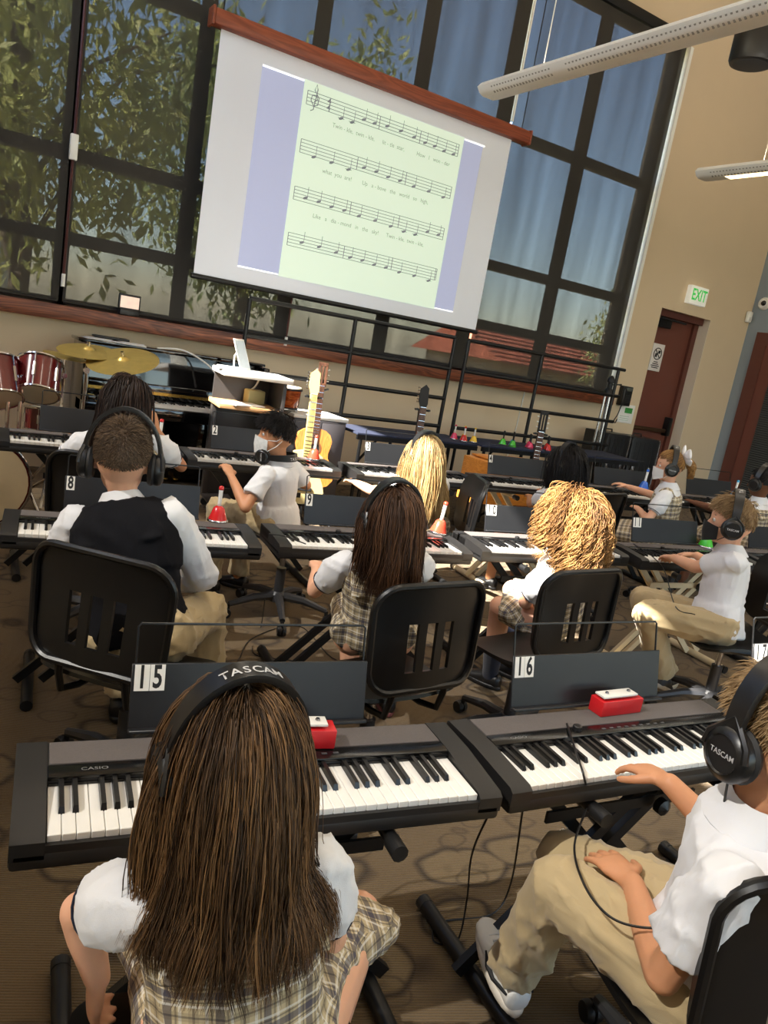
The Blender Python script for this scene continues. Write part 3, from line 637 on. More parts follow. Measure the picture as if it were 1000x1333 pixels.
q = atz(583, 936, Z3); station('17', (q[0] + 0.955, q[1] - 0.06, Z3), -4.0, Z3, True)
q = atz(6, 661, Z2); station('8', q, -8.0, Z2, True)
q = atz(340, 680, Z2); station('9', q, -5.5, Z2, True)
q = atz(590, 690, Z2); station('10', q, -5.0, Z2, True)
q = atz(790, 704, Z2); station('11', q, -5.0, Z2, True, sm=M_SUNLITBAR)
station('12', (q[0] + 0.97, q[1] - 0.10, Z2), -4.0, Z2, True, show='')
q = off_left(atz(6, 556, Z1)); station('1', q, -4.0, Z1, False, show='')
q = atz(230, 580, Z1); station('2', q, -3.0, Z1, False)
q2 = atz(440, 600, Z1); station('3', q2, -2.0, Z1, False)
station('4', (q2[0] + 0.99, q2[1] - 0.04, Z1), -5.0, Z1, False, sm=M_SUNLITBAR)
station('5', (q2[0] + 1.96, q2[1] - 0.14, Z1), -6.0, Z1, False, show='')
station('6', (q2[0] + 2.92, q2[1] - 0.26, Z1), -6.0, Z1, False, show='')
station('7', (q2[0] + 3.88, q2[1] - 0.38, Z1), -6.0, Z1, False, show='')

# ------------------------------------------------------------------ swivel chairs
def shell_mesh(kind):
    """moulded chair shell: seat or slotted back as a thick curved sheet"""
    nx, ny = 22, 18
    W, Hh = (0.215, 0.20) if kind == 'seat' else (0.215, 0.165)
    slots = [(-0.088, -0.050), (-0.020, 0.020), (0.050, 0.088)]
    xs = sorted(set([round(v, 4) for v in np.linspace(-W, W, nx)] + [s for p in slots for s in p])) if kind == 'back' else list(np.linspace(-W, W, nx))
    ys = sorted(set([round(v, 4) for v in np.linspace(-Hh, Hh, ny)] + [-0.105, 0.045])) if kind == 'back' else list(np.linspace(-Hh, Hh, ny))
    bm = bmesh.new(); g = {}
    def rnd(u, v, r=0.075):
        # squash the rectangle's corners round
        ax, ay = abs(u) - (W - r), abs(v) - (Hh - r)
        if ax > 0 and ay > 0:
            d = math.hypot(ax, ay)
            if d > 1e-6:
                k = max(ax, ay) / d
                u = math.copysign(W - r + ax * k, u); v = math.copysign(Hh - r + ay * k, v)
        return u, v
    for i, x in enumerate(xs):
        for j, y in enumerate(ys):
            u, v = rnd(x, y)
            if kind == 'seat':
                z = 0.018 * (u / W) ** 2 - 0.028 * max(0, v / Hh) ** 2 + 0.03 * max(0, -v / Hh) ** 2
                g[i, j] = bm.verts.new((u, v, z))
            else:
                yy = 0.035 * (u / W) ** 2 - 0.03 * (v / Hh) - 0.02 * max(0, v / Hh) ** 2
                g[i, j] = bm.verts.new((u * (1 - 0.06 * max(0, -v / Hh)), yy, v))
    for i in range(len(xs) - 1):
        for j in range(len(ys) - 1):
            if kind == 'back':
                cx, cy = (xs[i] + xs[i + 1]) / 2, (ys[j] + ys[j + 1]) / 2
                if any(a < cx < b for a, b in slots) and -0.105 < cy < 0.045: continue
            bm.faces.new((g[i, j], g[i + 1, j], g[i + 1, j + 1], g[i, j + 1]))
    bmesh.ops.recalc_face_normals(bm, faces=bm.faces)
    bmesh.ops.solidify(bm, geom=list(bm.faces), thickness=0.012)
    me = bpy.data.meshes.new('chair_' + kind); bm.to_mesh(me); bm.free()
    return me
M_CHAIR = mat('black_moulded_shell', srgb(13, 13, 14), 0.34, noise=0.1, nscale=30, bump=0.04, bscale=600)
M_CBASE = mat('dark_grey_base', srgb(48, 48, 50), 0.4, noise=0.08)
CH = {}
_me = shell_mesh('seat'); _me.materials.append(M_CHAIR); _me.polygons.foreach_set('use_smooth', [True] * len(_me.polygons)); _me.set_sharp_from_angle(angle=1.0); CH['seat'] = _me
_me = shell_mesh('back'); _me.materials.append(M_CHAIR); _me.polygons.foreach_set('use_smooth', [True] * len(_me.polygons)); _me.set_sharp_from_angle(angle=1.0); CH['back'] = _me
def rim_pts(W, Hh, r, fn, n=6):
    pts = []
    for cx, cy, a0 in ((W - r, Hh - r, 0), (-(W - r), Hh - r, 90), (-(W - r), -(Hh - r), 180), (W - r, -(Hh - r), 270)):
        for k in range(n + 1):
            a = math.radians(a0 + 90 * k / n); pts.append(fn(cx + r * math.cos(a), cy + r * math.sin(a)))
    return pts
CH['rim'] = _mm(MB().tube(rim_pts(0.212, 0.162, 0.072, lambda u, v: (u * (1 - 0.06 * max(0, -v / 0.165)), 0.035 * (u / 0.215) ** 2 - 0.03 * (v / 0.165) - 0.02 * max(0, v / 0.165) ** 2 - 0.006, v)), 0.011, 8, closed=True), 'back_rim', M_CHAIR)
CH['column'] = _mm(MB().tube([(0, 0, 0.10), (0, 0, 0.27)], 0.026, 14), 'column_sleeve', M_CBASE)
CH['piston'] = _mm(MB().tube([(0, 0, 0.25), (0, 0, 0.40)], 0.015, 12), 'piston', M_CHROME)
_a = MB()
_a.tube([(0.02, 0, 0.115), (0.14, 0, 0.108), (0.27, 0, 0.075)], [0.026, 0.022, 0.015], 8)
CH['arm'] = _mm(_a, 'base_arm', M_CBASE)
CH['caster'] = _mm(MB().lathe([(0.0, -0.022), (0.024, -0.022), (0.0275, -0.012), (0.0275, -0.004), (0.016, -0.003), (0.016, 0.003), (0.0275, 0.004), (0.0275, 0.012), (0.024, 0.022), (0, 0.022)], 14, frame((0.285, 0, 0.0275), (1, 0, 0), (0, 0, 1), (0, -1, 0))).tube([(0.275, 0, 0.03), (0.272, 0, 0.075)], 0.01, 8), 'caster', M_BLACK)
CH['hub'] = _mm(MB().lathe([(0, 0.085), (0.045, 0.085), (0.045, 0.125), (0.032, 0.14), (0, 0.14)], 16), 'hub', M_CBASE)
_s = MB()
for s in (-1, 1): _s.tube([(s * 0.09, 0.05, -0.03), (s * 0.10, -0.13, -0.028), (s * 0.105, -0.205, -0.01), (s * 0.105, -0.222, 0.05), (s * 0.10, -0.228, 0.10)], 0.011, 8)
_s.rbox(-0.10, 0.10, -0.08, 0.08, -0.045, -0.02, 0.008)
CH['bracket'] = _mm(_s, 'bracket', M_BLACKMETAL)
def chair(x, y, facing, label, seat=0.43, tilt=0.0, back=True):
    a = math.radians(facing)
    r = empty('swivel_chair', (x, y, 0), a); tag(r, label, 'chair', 'black swivel chairs')
    shared(CH['seat'], 'seat', r, (0, 0, seat - 0.02))
    if back:
        bk = shared(CH['back'], 'backrest', r, (0, -0.235, seat + 0.235)); bk.rotation_euler = (math.radians(-8 - tilt), 0, 0)
        rm = shared(CH['rim'], 'back_rim', bk)
        shared(CH['bracket'], 'bracket', r, (0, 0, seat - 0.02))
    cs = shared(CH['column'], 'column_sleeve', r); shared(CH['piston'], 'piston', r, (0, 0, seat - 0.43)); shared(CH['hub'], 'hub', r)
    for k in range(5):
        o = shared(CH['arm'], 'base_arm', r); o.rotation_euler = (0, 0, 2 * math.pi * k / 5 + 0.3)
        shared(CH['caster'], 'caster', o)
    return r
def chair_at(px, py, facing, label, seat=0.43, tilt=0.0, back=True):
    q = atz(px, py, seat + 0.235); f = math.radians(facing); return chair(q[0] - math.sin(f) * 0.235, q[1] + math.cos(f) * 0.235, facing, label, seat, tilt, back)
chair_at(124, 798, -44, 'black swivel chair turned aslant under the boy in the black vest', 0.43, 6)
chair_at(562, 830, 4, 'black swivel chair under the girl with straight brown hair', 0.43, 8)
chair_at(758, 800, 4, 'black swivel chair under the girl with golden curls', 0.43, 6)
chair(3.40, 2.06, 66, 'black swivel chair under the boy in the black mask', 0.43)
chair(1.365, 0.685, -18, 'black swivel chair under the boy with a hand on his knee', 0.405, 6)
chair(0.42, 0.82, -12, 'black swivel seat under the girl with long chestnut hair', 0.43, 0, False)
chair(0.78, 3.50, -20, 'black swivel chair behind the girl with a raised arm by the drums', 0.46)
chair(1.72, 3.55, 20, 'black swivel seat under the boy in the printed mask', 0.46, 0, False)
chair(2.54, 3.44, 66, 'sunlit black swivel chair under the blonde girl', 0.46)
chair(3.60, 3.40, 10, 'black swivel chair under the black-haired girl', 0.46)
chair(4.68, 3.35, 20, 'black swivel chair under the girl with the white bow', 0.46)
chair(5.62, 3.25, 0, 'black swivel chair under the girl with the purple hair flower', 0.46)

# ------------------------------------------------------------------ people
V3 = lambda *a: np.array(a, float)
def unit(v):
    v = np.asarray(v, float); return v / (np.linalg.norm(v) + 1e-12)
class Solid:
    """closed pieces that are fused into one surface"""
    def __init__(s): s.v = []; s.f = []; s.n = 0
    def _add(s, V, F):
        s.v.append(V); s.f += [tuple(i + s.n for i in f) for f in F]; s.n += len(V)
    def loft(s, secs, n=16):
        """secs: (centre, vector a, vector b) ellipses"""
        th = np.arange(n) * 2 * math.pi / n; V = []
        for c, a, b in secs: V.append(np.asarray(c)[None] + np.cos(th)[:, None] * np.asarray(a)[None] + np.sin(th)[:, None] * np.asarray(b)[None])
        K = len(secs); F = []
        for i in range(K - 1):
            for k in range(n): F.append((i * n + k, i * n + (k + 1) % n, (i + 1) * n + (k + 1) % n, (i + 1) * n + k))
        F += [tuple(range(n - 1, -1, -1)), tuple((K - 1) * n + k for k in range(n))]
        s._add(np.concatenate(V), F); return s
    def cap(s, p0, r0, p1, r1, n=12, flat0=False, flat1=False):
        p0 = np.asarray(p0, float); p1 = np.asarray(p1, float); t = unit(p1 - p0)
        a = unit(np.cross(t, (0, 0, 1) if abs(t[2]) < 0.9 else (1, 0, 0))); b = np.cross(t, a); secs = []
        if not flat0:
            for q in (80, 50, 25): secs.append((p0 - t * r0 * math.sin(math.radians(q)), a * r0 * math.cos(math.radians(q)), b * r0 * math.cos(math.radians(q))))
        secs.append((p0, a * r0, b * r0)); secs.append((p1, a * r1, b * r1))
        if not flat1:
            for q in (25, 50, 80): secs.append((p1 + t * r1 * math.sin(math.radians(q)), a * r1 * math.cos(math.radians(q)), b * r1 * math.cos(math.radians(q))))
        return s.loft(secs, n)
    def chain(s, pts, rs, n=12, **k):
        for i in range(len(pts) - 1): s.cap(pts[i], rs[i], pts[i + 1], rs[i + 1], n)
        return s
    def ell(s, c, ax, ay, az, n=16, m=10):
        secs = [(np.asarray(c) - np.asarray(az) * math.cos(math.pi * i / m), np.asarray(ax) * max(0.02, math.sin(math.pi * i / m)), np.asarray(ay) * max(0.02, math.sin(math.pi * i / m))) for i in range(m + 1)]
        return s.loft(secs, n)
    def fuse(s, voxel, smooth, iters=3, post=None):
        me = bpy.data.meshes.new('tmp'); me.from_pydata(np.concatenate(s.v).tolist(), [], s.f)
        o = bpy.data.objects.new('tmp', me); COL.objects.link(o)
        r = o.modifiers.new('r', 'REMESH'); r.mode = 'VOXEL'; r.voxel_size = voxel; r.use_smooth_shade = True
        sm = o.modifiers.new('s', 'SMOOTH'); sm.factor = smooth; sm.iterations = iters
        dc = o.modifiers.new('d', 'DECIMATE'); dc.ratio = 0.45
        dg = bpy.context.evaluated_depsgraph_get()
        out = bpy.data.meshes.new_from_object(o.evaluated_get(dg))
        bpy.data.objects.remove(o); bpy.data.meshes.remove(me)
        return out
def coords(me):
    a = np.empty(len(me.vertices) * 3); me.vertices.foreach_get('co', a); return a.reshape(-1, 3)
def normals(me):
    a = np.empty(len(me.vertices) * 3); me.vertices.foreach_get('normal', a); return a.reshape(-1, 3)
def wrinkle(me, amp, freq, seed):
    co = coords(me); no = normals(me); r = np.random.default_rng(seed); d = np.zeros(len(co))
    for k in range(9):
        w = r.normal(0, 1, 3); w[2] *= 0.6; w /= np.linalg.norm(w); f = freq * r.uniform(0.45, 1.5); w2 = r.normal(0, 1, 3); w3 = r.normal(0, 1, 3); w3 /= np.linalg.norm(w3)
        fold = 1 - np.abs(np.sin(0.5 * (co @ w * f + 1.9 * np.sin(co @ w2 * f * 0.22 + r.uniform(0, 6)) + r.uniform(0, 6))))
        here = np.clip(np.sin(co @ w3 * 9 + r.uniform(0, 6)) * 1.4, 0, 1)          # folds come and go over the cloth
        d += fold ** 3 * here
    d = d - d.mean()
    me.vertices.foreach_set('co', (co + no * (d * amp)[:, None]).ravel()); me.update()

def cloth_mat(name, col, rough=0.85, weave=700, sheen=0.2):
    return mat(name, col, rough, spec=0.2, noise=0.05, nscale=14, bump=0.12, bscale=weave, sheen=sheen)
M_SHIRT = cloth_mat('white_cotton', srgb(226, 226, 228))
M_KHAKI = cloth_mat('khaki_twill', srgb(182, 162, 124))
M_VEST = cloth_mat('black_knit', srgb(13, 13, 18), weave=400, sheen=0.0)
M_NAVY = cloth_mat('navy_knit', srgb(24, 28, 46), weave=400)
M_SOCKW = cloth_mat('white_sock', srgb(225, 225, 225))
def plaid_mat():
    m = bpy.data.materials.new('school_plaid'); m.use_nodes = True; N, L = nt(m); p = N['Principled BSDF']
    uv = N.new('ShaderNodeUVMap'); uv.uv_map = 'cloth'; sp = N.new('ShaderNodeSeparateXYZ'); L.new(uv.outputs[0], sp.inputs[0])
    def bands(c, per, spots):
        f = math_node(N, L, 'FRACT', math_node(N, L, 'DIVIDE', c, per)); tot = None
        for ctr, half in spots:
            b = math_node(N, L, 'LESS_THAN', math_node(N, L, 'ABSOLUTE', math_node(N, L, 'SUBTRACT', f, ctr)), half)
            tot = b if tot is None else math_node(N, L, 'MAXIMUM', tot, b)
        return tot
    per = 0.062
    base = mixc(N, L, 0.0, srgb(196, 178, 142), srgb(196, 178, 142))
    for c in (0, 1):
        navy = bands(sp.outputs[c], per, [(0.20, 0.085)]); thin = bands(sp.outputs[c], per, [(0.36, 0.02), (0.05, 0.02), (0.70, 0.025)]); wht = bands(sp.outputs[c], per, [(0.44, 0.03), (0.95, 0.03)]); grey = bands(sp.outputs[c], per, [(0.70, 0.10)])
        base = mixc(N, L, math_node(N, L, 'MULTIPLY', grey, 0.30), base, srgb(112, 100, 84))
        base = mixc(N, L, math_node(N, L, 'MULTIPLY', wht, 0.55), base, srgb(236, 232, 222))
        base = mixc(N, L, math_node(N, L, 'MULTIPLY', navy, 0.62), base, srgb(36, 44, 78))
        base = mixc(N, L, math_node(N, L, 'MULTIPLY', thin, 0.5), base, srgb(44, 44, 52))
    L.new(base, p.inputs['Base Color']); p.inputs['Roughness'].default_value = 0.85; p.inputs['Specular IOR Level'].default_value = 0.2
    nb = N.new('ShaderNodeTexNoise'); nb.inputs['Scale'].default_value = 600; bp = N.new('ShaderNodeBump'); bp.inputs['Strength'].default_value = 0.1; bp.inputs['Distance'].default_value = 0.01
    L.new(nb.outputs[0], bp.inputs['Height']); L.new(bp.outputs[0], p.inputs['Normal'])
    MATS['school_plaid'] = m
    return m
M_PLAID = plaid_mat()
def plaid_uv(me, R, F, U):
    """lay the check along the body: across and up on upright faces, across and along on the lap"""
    lp = np.empty(len(me.loops), np.int32); me.loops.foreach_get('vertex_index', lp)
    ls = np.empty(len(me.polygons), np.int32); me.polygons.foreach_get('loop_total', ls)
    no = np.empty(len(me.polygons) * 3); me.polygons.foreach_get('normal', no); no = no.reshape(-1, 3)
    fl_ = np.repeat(np.arange(len(me.polygons)), ls); co = coords(me)[lp]
    B = np.stack([R, F, U]); q = co @ B.T; nn = np.abs(no @ B.T); dom = nn.argmax(1)[fl_]
    uvv = np.stack([q[:, 0], q[:, 2]], 1)
    uvv[dom == 0] = np.stack([q[:, 1], q[:, 2]], 1)[dom == 0]
    uvv[dom == 2] = np.stack([q[:, 0], q[:, 1]], 1)[dom == 2]
    l = me.uv_layers.new(name='cloth'); l.data.foreach_set('uv', uvv.ravel())

def skin_mat(name, col):
    if name in MATS: return MATS[name]
    m = mat(name, col, 0.5, spec=0.35, noise=0.06, nscale=40, bump=0.03, bscale=300)
    p = m.node_tree.nodes['Principled BSDF']; p.inputs['Subsurface Weight'].default_value = 0.12; p.inputs['Subsurface Radius'].default_value = (0.02, 0.008, 0.004); p.inputs['Subsurface Scale'].default_value = 0.3
    return m
SKIN = {'fair': skin_mat('fair_skin', srgb(226, 172, 140)), 'tan': skin_mat('tan_skin', srgb(204, 146, 108)), 'olive': skin_mat('olive_skin', srgb(188, 132, 96)), 'brown': skin_mat('brown_skin', srgb(120, 78, 56))}
def hair_mat(name, dark, light, rough=0.48):
    m = bpy.data.materials.new(name); m.use_nodes = True; N, L = nt(m); p = N['Principled BSDF']
    at = N.new('ShaderNodeAttribute'); at.attribute_name = 'tone'
    L.new(mixc(N, L, at.outputs['Fac'], dark, light), p.inputs['Base Color'])
    p.inputs['Roughness'].default_value = rough; p.inputs['Specular IOR Level'].default_value = 0.4
    # hair passes some light through
    tr = N.new('ShaderNodeBsdfTranslucent'); L.new(mixc(N, L, at.outputs['Fac'], dark, light), tr.inputs[0])
    mx = N.new('ShaderNodeMixShader'); mx.inputs[0].default_value = 0.18; out = N['Material Output']
    L.new(p.outputs[0], mx.inputs[1]); L.new(tr.outputs[0], mx.inputs[2]); L.new(mx.outputs[0], out.inputs[0])
    MATS[name] = m
    return m
HAIR = {'chestnut': hair_mat('chestnut_hair', srgb(44, 30, 22), srgb(158, 118, 76)), 'brown': hair_mat('brown_hair', srgb(44, 28, 20), srgb(122, 84, 56)), 'dark': hair_mat('dark_brown_hair', srgb(26, 18, 15), srgb(74, 50, 38)),
        'black': hair_mat('black_hair', srgb(12, 11, 12), srgb(44, 38, 38)), 'blonde': hair_mat('blonde_hair', srgb(140, 106, 62), srgb(236, 208, 150)), 'gold': hair_mat('golden_hair', srgb(96, 60, 30), srgb(216, 166, 100)),
        'sandy': hair_mat('sandy_hair', srgb(112, 84, 54), srgb(198, 166, 120)), 'short_brown': hair_mat('short_brown_hair', srgb(58, 44, 34), srgb(132, 108, 84))}

def strands_mesh(P, rad, tone, name='hair', sides=3, extra=None):
    """P: strands x points x 3, turned into thin tapered tubes"""
    n, k, _ = P.shape
    T = np.gradient(P, axis=1); T /= np.linalg.norm(T, axis=2, keepdims=True) + 1e-9
    ref = np.array([0.37, 0.82, 0.43]); A = np.cross(T, ref[None, None]); A /= np.linalg.norm(A, axis=2, keepdims=True) + 1e-9; Bv = np.cross(T, A)
    taper = np.interp(np.linspace(0, 1, k), [0, 0.1, 0.75, 1], [0.8, 1, 0.9, 0.15])
    rr = np.asarray(rad)[:, None, None] * taper[None, :, None]
    rings = [P + rr * (math.cos(2 * math.pi * s / sides) * A + math.sin(2 * math.pi * s / sides) * Bv) for s in range(sides)]
    V = np.stack(rings, 2).reshape(-1, 3)                      # strand, point, side
    base = (np.arange(n) * k * sides)[:, None, None, None]; pt = (np.arange(k - 1) * sides)[None, :, None, None]
    s0 = np.arange(sides); s1 = (s0 + 1) % sides
    quad = np.stack([s0, s1, s1 + sides, s0 + sides], 1)[None, None]
    F = (base + pt + quad).reshape(-1, 4)
    vt = np.repeat(np.asarray(tone), k * sides)
    if extra is not None:
        ev, ef, et = extra; F2 = [tuple(i + len(V) for i in f) for f in ef]; V = np.concatenate([V, ev]); vt = np.concatenate([vt, np.full(len(ev), et)])
    else: F2 = []
    me = bpy.data.meshes.new(name); me.from_pydata(V.tolist(), [], F.tolist() + F2)
    at = me.attributes.new('tone', 'FLOAT', 'POINT'); at.data.foreach_set('value', vt.astype(np.float32))
    return me

HR = V3(0.071, 0.090, 0.098)          # half width, half length, half height of a child's head
def hairline(y, low): 
    return np.where(y < 0.15, low + (y + 1) / 1.15 * (0.05 - low), 0.05 + (y - 0.15) * 0.72)
def scalp_roots(n, r, low=-0.45):
    out = []
    while len(out) < n:
        d = r.normal(0, 1, (n * 2, 3)); d /= np.linalg.norm(d, axis=1)[:, None]
        out += list(d[d[:, 2] > hairline(d[:, 1], low)])
    return np.array(out[:n])
def scalp_cap(low, grow):
    n, m = 28, 18; V = []; F = []; ids = {}
    for i in range(m + 1):
        for k in range(n):
            th = math.pi * i / m; ph = 2 * math.pi * k / n
            d = V3(math.sin(th) * math.cos(ph), math.sin(th) * math.sin(ph), math.cos(th))
            ids[i, k] = (len(V), d); V.append(d * (HR + grow))
    for i in range(m):
        for k in range(n):
            q = [ids[i, k], ids[i + 1, k], ids[i + 1, (k + 1) % n], ids[i, (k + 1) % n]]
            if all(d[2] > hairline(d[1], low) - 0.02 for _, d in q): F.append(tuple(a for a, _ in q))
    return np.array(V), F
def make_hair(style, hc, hR, hF, hU, spine, seed, L=0.4, n=1200, rad=0.0016, scale=1.0, part=0.0, curl=0.0, width=0.0, ponytail=None, lift=0.35):
    """returns vertices in world space; hc head centre, h* head axes; spine = (hip, neck, R, F, U)"""
    r = np.random.default_rng(seed); B = np.stack([hR, hF, hU]); hr = HR * scale
    hc = hc + (hU * 0.010 - hF * 0.005) * scale; cv, cf = scalp_cap(-0.45 if style != 'short' else -0.38, 0.004); cw = hc + (cv * scale) @ B
    if style == 'short':
        d = scalp_roots(n, r, -0.42); p0 = hc + (d * hr) @ B; nrm = unit3((d / hr) @ B)
        comb = hF * 0.5 - hU * 0.45 + part * hR; side = np.sign(d[:, 0])[:, None] * hR * 0.1
        K = 5; P = np.zeros((n, K, 3)); P[:, 0] = p0
        ln = L * r.uniform(0.7, 1.3, n) * np.interp(d[:, 2], [-0.3, 0.3, 0.9], [0.35, 0.7, 1.25])
        dirn = nrm * lift + comb * 0.8 + side + r.normal(0, 0.2, (n, 3)); dirn = unit3(dirn)
        for k in range(1, K):
            P[:, k] = P[:, k - 1] + dirn * (ln / (K - 1))[:, None]
            dirn = unit3(dirn + 0.35 * (comb - hU * 0.4))
            q = (P[:, k] - hc) @ B.T / (hr + 0.003); l = np.linalg.norm(q, axis=1); ins = l < 1
            P[ins, k] = hc + (q[ins] / l[ins][:, None] * (hr + 0.003)) @ B
        return strands_mesh(P, rad * r.uniform(0.7, 1.3, n), r.beta(2, 2, n), extra=(cw, cf, 0.3))
    d = scalp_roots(n, r); p0 = hc + (d * (hr + 0.003)) @ B
    hip, neck, R, F, U = spine
    nc = max(20, n // (30 if curl > 0.01 else 16)); cl = r.integers(0, nc, n)
    layer = r.uniform(0, 1, n)
    K = 27 if curl > 0.01 else 13; ds = L / (K - 1)
    P = np.zeros((n, K, 3)); P[:, 0] = p0
    sgn = np.where(d[:, 0] - part > 0, 1.0, -1.0)
    if ponytail is not None:
        tie = hc + (np.array(ponytail) * (hr + 0.012)) @ B
        comb = unit3(tie - p0)
    else:
        comb = unit3(-hF * 0.55 - hU * 0.55 + hR * (sgn * (0.65 * np.clip((d[:, 1] + 0.75) / 0.9, 0.12, 1) + width))[:, None])
        front = (d[:, 1] > 0.1)[:, None]; comb = unit3(np.where(front, -hF * 0.75 - hU * 0.2 + hR * (sgn * (0.9 + width))[:, None], comb))
    dirn = comb + r.normal(0, 0.08, (n, 3))
    ln = ds * (1 + 0.18 * (r.uniform(0, 1, n) - 0.7)); grav = V3(0, 0, -1.0)
    body = unit3(r.normal(0, 1, (nc, 3)))[cl]
    for k in range(1, K):
        t = k / (K - 1)
        if ponytail is not None:
            pass
        kk = 12.0 / (K - 1); dirn = unit3(dirn * (1 - 0.28 * kk if ponytail is None else 0.9) + grav * (0.30 + 0.3 * t) * kk + body * 0.05 * kk - F[None] * 0.02 * kk)
        p = P[:, k - 1] + dirn * ln[:, None]
        off = (0.004 + 0.011 * layer * (1 + 2.5 * width)) * scale
        q = (p - hc) @ B.T / (hr[None] + off[:, None]); l = np.linalg.norm(q, axis=1); ins = l < 1
        p[ins] = hc + (q[ins] / l[ins][:, None] * (hr[None] + off[ins][:, None])) @ B
        # keep out of the trunk: an ellipse round the spine
        h = (p - hip) @ U; ht = np.clip(h / max(0.1, (neck - hip) @ U), 0, 1.05)
        c = hip[None] + (neck - hip)[None] * ht[:, None]; a = (p - c) @ R; b = (p - c) @ F
        rx = np.interp(ht, [0, 0.3, 0.8, 0.93, 1.05], [0.13, 0.118, 0.135, 0.115, 0.052]) * scale; ry = np.interp(ht, [0, 0.3, 0.8, 0.93, 1.05], [0.118, 0.108, 0.116, 0.095, 0.062]) * scale
        rx = rx + 0.002 + 0.014 * layer; ry = ry + 0.004 + 0.020 * layer
        e = np.sqrt((a / rx) ** 2 + (b / ry) ** 2); ins = (e < 1) & (h < (neck - hip) @ U * 1.08)
        e = np.maximum(e, 1e-3); p = np.where(ins[:, None], p + ((a * (1 / e - 1))[:, None] * R[None] + (b * (1 / e - 1))[:, None] * F[None]), p)
        P[:, k] = p; dirn = unit3(p - P[:, k - 1])
    if ponytail is not None: return P, tie, layer
    # gather strands into locks
    t = np.linspace(0, 1, K)[None, :, None]
    cen = np.zeros((nc, K, 3)); cnt = np.bincount(cl, minlength=nc)[:, None, None] + 1e-6
    # locks join neighbours: assign by root position
    seeds = p0[r.integers(0, n, nc)]; cl = ((p0[:, None] - seeds[None]) ** 2).sum(2).argmin(1); cnt = np.bincount(cl, minlength=nc)[:, None, None] + 1e-6
    np.add.at(cen, cl, P); cen = cen / cnt
    wgt = 0.62 * np.clip(t * 1.3 - 0.1, 0, 1) ** 1.2
    P = P * (1 - wgt) + cen[cl] * wgt
    if curl > 0:
        ph = r.uniform(0, 6.28, nc)[cl] + r.normal(0, 0.9, n); fr = (r.uniform(0.7, 1.3, nc) * 2 * math.pi * L / 0.070)[cl]
        tt = np.linspace(0, 1, K)
        A = unit3(np.cross(np.gradient(P, axis=1), V3(0.3, 0.5, 0.8)[None, None])); T = np.gradient(P, axis=1); T = T / (np.linalg.norm(T, axis=2, keepdims=True) + 1e-9); A = A - T * (A * T).sum(2, keepdims=True); Bn = np.cross(T, A)
        am = curl * np.clip(tt * 1.5 - 0.22, 0.06, 1)[None, :, None] * r.uniform(0.6, 1.3, n)[:, None, None]
        ang = ph[:, None] + fr[:, None] * tt[None]
        P = P + am * (np.cos(ang)[:, :, None] * A + np.sin(ang)[:, :, None] * Bn)
    else:
        wv = r.uniform(0, 6.28, nc)[cl][:, None] + np.linspace(0, 7, K)[None] * r.uniform(0.7, 1.3, nc)[cl][:, None]
        P = P + (0.011 * np.linspace(0, 1, K)[None] ** 1.5 * np.sin(wv))[:, :, None] * R[None, None] + r.normal(0, 0.0016, (n, 1, 3)) * np.linspace(0.3, 1.6, K)[None, :, None]
    tone = np.clip(r.beta(1.6, 2.4, n) * 0.35 + r.uniform(0, 1, nc)[cl] ** 2 * 0.7, 0, 1)
    return strands_mesh(P, rad * r.uniform(0.6, 1.4, n), tone, extra=(cw, cf, 0.1))
def unit3(a): return a / (np.linalg.norm(a, axis=-1, keepdims=True) + 1e-9)

